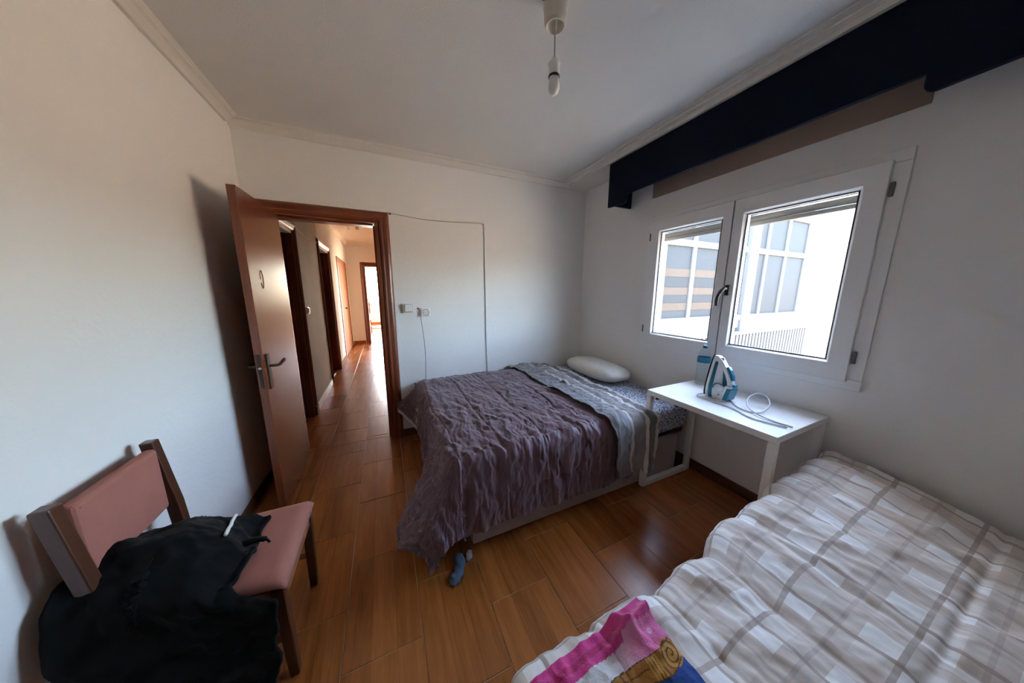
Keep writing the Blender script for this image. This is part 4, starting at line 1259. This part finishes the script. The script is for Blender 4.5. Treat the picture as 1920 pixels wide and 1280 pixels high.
box('seat_rail', 'chair_rail', -0.755, -0.412, 1.030, 1.050, 0.345, 0.415, t, 0.003)
box('seat_rail', 'chair_rail', -0.755, -0.412, 1.400, 1.420, 0.345, 0.415, t, 0.003)
box('seat_rail', 'chair_rail', -0.787, -0.765, 1.070, 1.380, 0.345, 0.415, t, 0.003)
box('stretcher', 'chair_rail', -0.770, -0.415, 1.400, 1.416, 0.17, 0.20, t, 0.003)
box('stretcher', 'chair_rail', -0.770, -0.415, 1.052, 1.068, 0.17, 0.20, t, 0.003)
for y in (1.050, 1.400):
    m = MB()
    vs = []
    for z, x in ((0.40, -0.775), (0.60, -0.785), (0.86, -0.815)):
        vs += [(x-0.018, y-0.018, z), (x+0.018, y-0.018, z), (x+0.018, y+0.018, z), (x-0.018, y+0.018, z)]
    fs = [(3, 2, 1, 0), (8, 9, 10, 11)]
    for i in (0, 4):
        for k in range(4): fs.append((i+k, i+(k+1) % 4, i+4+(k+1) % 4, i+4+k))
    m.add(vs, fs); m.build('back_post', 'chair_wood', t, bevel=0.004)
box('backrest', 'pink_fabric', -0.822, -0.785, 1.070, 1.380, 0.60, 0.84, t, 0.014, 3)

# black jacket heaped on the chair and hanging down its near side
s = np.linspace(-0.835, -0.485, 90); tt = np.linspace(1.005-0.43, 1.335, 150)
JS, JT = np.meshgrid(s, tt)
JS = JS + 0.105*np.clip((JS+0.835)/0.35, 0, 1)*sstep(1.05, 0.9, JT)
JP, jd, jux, juy = drape(JS, JT, -2.0, 1.000, 0.50, 0.03, 0.16)
ktop = np.clip(1-jd/0.10, 0, 1)
kx = np.clip((JS+0.835)/0.33, 0, 1)
heap = 0.15*np.sin(np.pi*np.clip((JT-0.93)/0.42, 0, 1))**0.8*(1-kx**2.2) + 0.012
JP[..., 2] += heap*ktop - 0.025*ktop*sstep(0.9, 1.0, kx) + 0.018*(1-ktop)*0
jn = normals(JP)
if jn[120, 40, 2] < 0: jn = -jn
JP += jn*(0.030*fbm(JS*8, JT*8, 201, 4)-0.02*np.abs(fbm(JS*10+3, JT*13, 203, 3)))[..., None]
JP[..., 0] += np.where(kx > 0.5, 1, 0)*0.030*fbm(JT*7, JT*0+1, 205, 3)
JP[..., 0] = np.maximum(JP[..., 0], -0.858)
JP[..., 2] = np.maximum(JP[..., 2], 0.03)
jk = grid_mesh('black_jacket', JP, np.stack([JS, JT], -1), 'black_cloth', None, 0.012, origin=(-0.68, 1.1, 0.47))
tag(jk, 'black jacket heaped on the pink chair and hanging to the floor', 'jacket')
row = JP[120:132, 78:84]
m = MB()
pA = [Vector(JP[i, 70]) + Vector((0.004, -0.002, 0.014)) for i in range(112, 140, 3)]
m.tube(pA, 0.006, 6)
tag(m.build('reflective_piping', 'white_tape', jk, smooth=True), 'white stripe on the jacket')
m = MB()
e0 = Vector(JP[118, 88])
m.tube(catmull([e0+Vector((-0.03, 0, 0.02)), e0+Vector((0.0, 0.004, 0.02)), e0+Vector((0.03, 0.004, 0.012)), e0+Vector((0.045, -0.006, 0.002))], 5), [0.010]*6+[0.009]*5+[0.004]*5, 8)
m.build('strap_end', 'black_cloth', jk, smooth=True)

# ------------------------------------------------------------------ sock on the floor
def sock(name, pts, rad, mat, label):
    P_ = catmull(pts, 8); n = len(P_)
    rr = np.interp(np.linspace(0, 1, n), np.linspace(0, 1, len(rad)), rad)
    m = MB(); seg = 14; vs = []; fs = []
    for i, p in enumerate(P_):
        tdir = (P_[min(i+1, n-1)]-P_[max(i-1, 0)]).normalized()
        sd = Vector((-tdir.y, tdir.x, 0)).normalized()
        for k in range(seg):
            a = 2*math.pi*k/seg
            w = 1+0.15*math.sin(3*a+i*0.7)
            vs.append(p + sd*rr[i]*math.cos(a)*w + Vector((0, 0, 0.52*rr[i]*(1+math.sin(a)*w*0.9))))
    for i in range(n-1):
        for k in range(seg): fs.append((i*seg+k, i*seg+(k+1) % seg, (i+1)*seg+(k+1) % seg, (i+1)*seg+k))
    fs.append(tuple(range(seg))); fs.append(tuple((n-1)*seg+k for k in range(seg)))
    m.add(vs, fs)
    return tag(m.build(name, mat, None, smooth=True, origin=pts[0]), label, 'sock')
sock('sock', [(0.205, 1.128, 0.001), (0.222, 1.150, 0.001), (0.245, 1.175, 0.001), (0.262, 1.215, 0.001), (0.268, 1.27, 0.001)], [0.012, 0.028, 0.027, 0.024, 0.026, 0.024], 'sock_blue', 'blue grey sock on the floor at the foot of the bed')
sock('sock', [(0.305, 1.225, 0.001), (0.320, 1.245, 0.001), (0.328, 1.275, 0.001)], [0.006, 0.016, 0.016, 0.012], 'sock_grey', 'pale sock tip peeking out from under the comforter')

# ------------------------------------------------------------------ second bed with plaid comforter
b2 = thing('single_bed', (1.15, -0.2, 0), 'single bed in the foreground under a plaid comforter', 'bed')
box('bed_base', 'base_fabric', 0.24, 2.13, -0.72, 0.44, 0.10, 0.27, b2, 0.01)
box('mattress', 'sheet', 0.22, 2.14, -0.74, 0.46, 0.272, 0.44, b2, 0.03, 3)
for x in (0.32, 2.05):
    for y in (-0.64, 0.36):
        box('leg', 'chair_wood', x-0.025, x+0.025, y-0.025, y+0.025, 0, 0.10, b2, 0.004)
SEAMS = 0.259
def puff(x):
    q = (x-0.203)/SEAMS
    f = np.abs(np.sin(np.pi*q))
    return f**0.55
def bed2_top(x, y):
    z = 0.480 + 0.019*puff(x + 0.012*fbm(x*3, y*5, 301, 2))
    qy = (y-0.47)/0.42
    z = z - 0.010*np.exp(-((qy-np.round(qy))*0.42/0.012)**2)
    z = z + 0.022*fbm(x*5, y*5, 303, 3) - 0.022*np.abs(fbm(x*9+y*4, y*7-x*3, 305, 3)) + 0.006*fbm(x*26, y*22, 307, 2)
    z = z + 0.07*sstep(1.0, 1.6, x)*sstep(0.0, 0.45, y)
    return z
s = np.linspace(0.18-0.30, 2.10, 420); tt = np.linspace(-0.70, 0.452+0.36, 330)
QS, QT = np.meshgrid(s, tt)
# mirror T so the drape helper's falling edge is the +y side
P3, d3, ux3, uy3 = drape(QS, -QT, 0.245, -0.425, 0.0, 0.065, 0.04)
P3[..., 1] *= -1
edge_out = (0.012*puff(QS) + 0.042*sstep(0.95, 1.15, QS) + 0.02*sstep(1.3, 1.7, QS) + 0.012*fbm(QS*7, QT*0+2, 309, 3))
P3[..., 1] += edge_out*np.clip((QT-0.2)/0.25, 0, 1)
hx = np.maximum(QS, 0.245); hy = np.minimum(QT, 0.425)
top3 = 1-np.clip(d3/0.12, 0, 1)
ht = bed2_top(hx, hy)
P3[..., 2] += ht
P3[..., 2] -= 0.03*(1-top3)*0
P3[..., 1] += (1-top3)*0.014*fbm(QS*16, d3*2, 311, 3)
P3[..., 2] = np.maximum(P3[..., 2], 0.06)
pc = grid_mesh('plaid_comforter', P3, np.stack([QS, QT], -1), 'plaid', None, 0.012, origin=(1.15, -0.1, 0.48))
tag(pc, 'cream and white plaid quilted comforter on the foreground bed', 'comforter')

# printed towel lying on the plaid comforter
def srgb(r, g, b):
    f = lambda c: ((c/255+0.055)/1.055)**2.4 if c/255 > 0.04045 else c/255/12.92
    return np.array([f(r), f(g), f(b)])
tx = np.linspace(0.06, 0.612, 300); ty = np.linspace(0.02, 0.458, 240)
TX, TY = np.meshgrid(tx, ty)
wob = 0.006*fbm(TY*14, TY*0+1, 401, 3)
TXw = TX + wob*np.clip((TX-0.5)/0.1, 0, 1)
TYw = TY - 0.028*np.clip((0.60-TX)/0.4, 0, 1)*np.clip((TY-0.3)/0.15, 0, 1) + 0.004*fbm(TX*16, TX*0+4, 403, 3)
hz_ = bed2_top(np.maximum(TXw, 0.245), np.minimum(TYw, 0.425))
ed = np.hypot(np.maximum(0, 0.245-TXw), np.maximum(0, TYw-0.425-0.02*puff(TXw)))
hz_ = hz_ - np.where(ed < 0.065, 0.065-np.sqrt(np.maximum(0.065**2-ed**2, 0)), 0.065)
# standing fold along the hem by the corner
fold = 0.026*np.exp(-((TY-0.425+0.10*(0.60-TX))/0.014)**2)*sstep(0.40, 0.52, TX) + 0.020*np.exp(-((TX-0.53+0.5*(TY-0.42))/0.016)**2)*sstep(0.36, 0.42, TY)
lump = 0.010*fbm(TX*8, TY*8, 405, 3)
TP = np.stack([TXw, TYw, hz_+0.016+fold+lump*0.6+0.004*fbm(TX*40, TY*40, 407, 2)], -1)
tw = grid_mesh('printed_towel', TP, np.stack([TX, TY], -1), 'towel', None, 0.006, origin=(0.35, 0.25, 0.5))
col = np.zeros(TX.shape+(3,))
white = srgb(225, 226, 228); pink = srgb(232, 120, 178); mag = srgb(214, 62, 142); deep = srgb(190, 40, 110)
gold = srgb(168, 112, 40); dgold = srgb(92, 56, 18); lgold = srgb(198, 146, 62); blue = srgb(30, 78, 160)
col[:] = white
e = 0.455-TY                                     # distance from the far hem
pinkmask = sstep(0.42, 0.56, TX+0.04*fbm(TX*6, TY*6, 409, 2))
col = col*(1-pinkmask[..., None]) + pink*pinkmask[..., None]
band = e < (0.055-0.012*(TX > 0.5)+0.0008*np.sin(TX*420))
col[band] = mag
inner = (e > 0.020+0.001*np.sin(TX*300)) & (e < 0.036) & (TX < 0.50)
col[inner] = deep
# gold arch with scroll end, then blue
gt = 0.357-0.10*np.clip(0.46-TX, 0, 1)*0.2 + 0.006*np.sin((TX-0.40)*30)
gw = 0.043+0.006*np.sin(TX*26)
g_in = (TY < gt) & (TY > gt-gw) & (TX < 0.606)
bl_in = (TY <= gt-gw)
col[bl_in] = blue
col[g_in] = gold
sc_c = (0.588, 0.332)
rad = np.hypot(TX-sc_c[0], TY-sc_c[1]); th_ = np.arctan2(TY-sc_c[1], TX-sc_c[0])
disc = rad < 0.028
col[disc] = lgold
spiral = disc & (np.abs(((rad/0.028*2.2 - th_/(2*np.pi)) % 1.0) - 0.5) < 0.14)
col[spiral] = dgold
for off in (0.0, 0.33, 0.66):
    ln = g_in & (np.abs((TX-0.545) + 0.35*(TY-0.33) + off*0.03) < 0.0022)
    col[ln] = dgold
colm = g_in & (TX > 0.515) & (TX < 0.552)
col[colm & (np.abs(((TX*120) % 1)-0.5) < 0.35)] = lgold
col[g_in & (np.abs(TY-gt) < 0.0025)] = dgold
col[g_in & (np.abs(TY-(gt-gw)) < 0.003)] = dgold
col[g_in & (np.abs(TY-(gt-gw*0.45)) < 0.0014) & (TX < 0.515)] = dgold
col[g_in & (np.abs(TX-0.455+0.3*(TY-0.33)) < 0.0018)] = dgold
st = np.hypot((TX-0.578)/1.0, (TY-0.388)/1.0) < 0.007
col[st] = srgb(246, 190, 214)
ca = tw.data.color_attributes.new('print', 'FLOAT_COLOR', 'POINT')
rgba = np.concatenate([col.reshape(-1, 3), np.ones((col.size//3, 1))], 1).astype(np.float32)
ca.data.foreach_set('color', rgba.ravel())
tag(tw, 'pink, white and blue printed towel with gold scroll on the plaid comforter', 'towel')
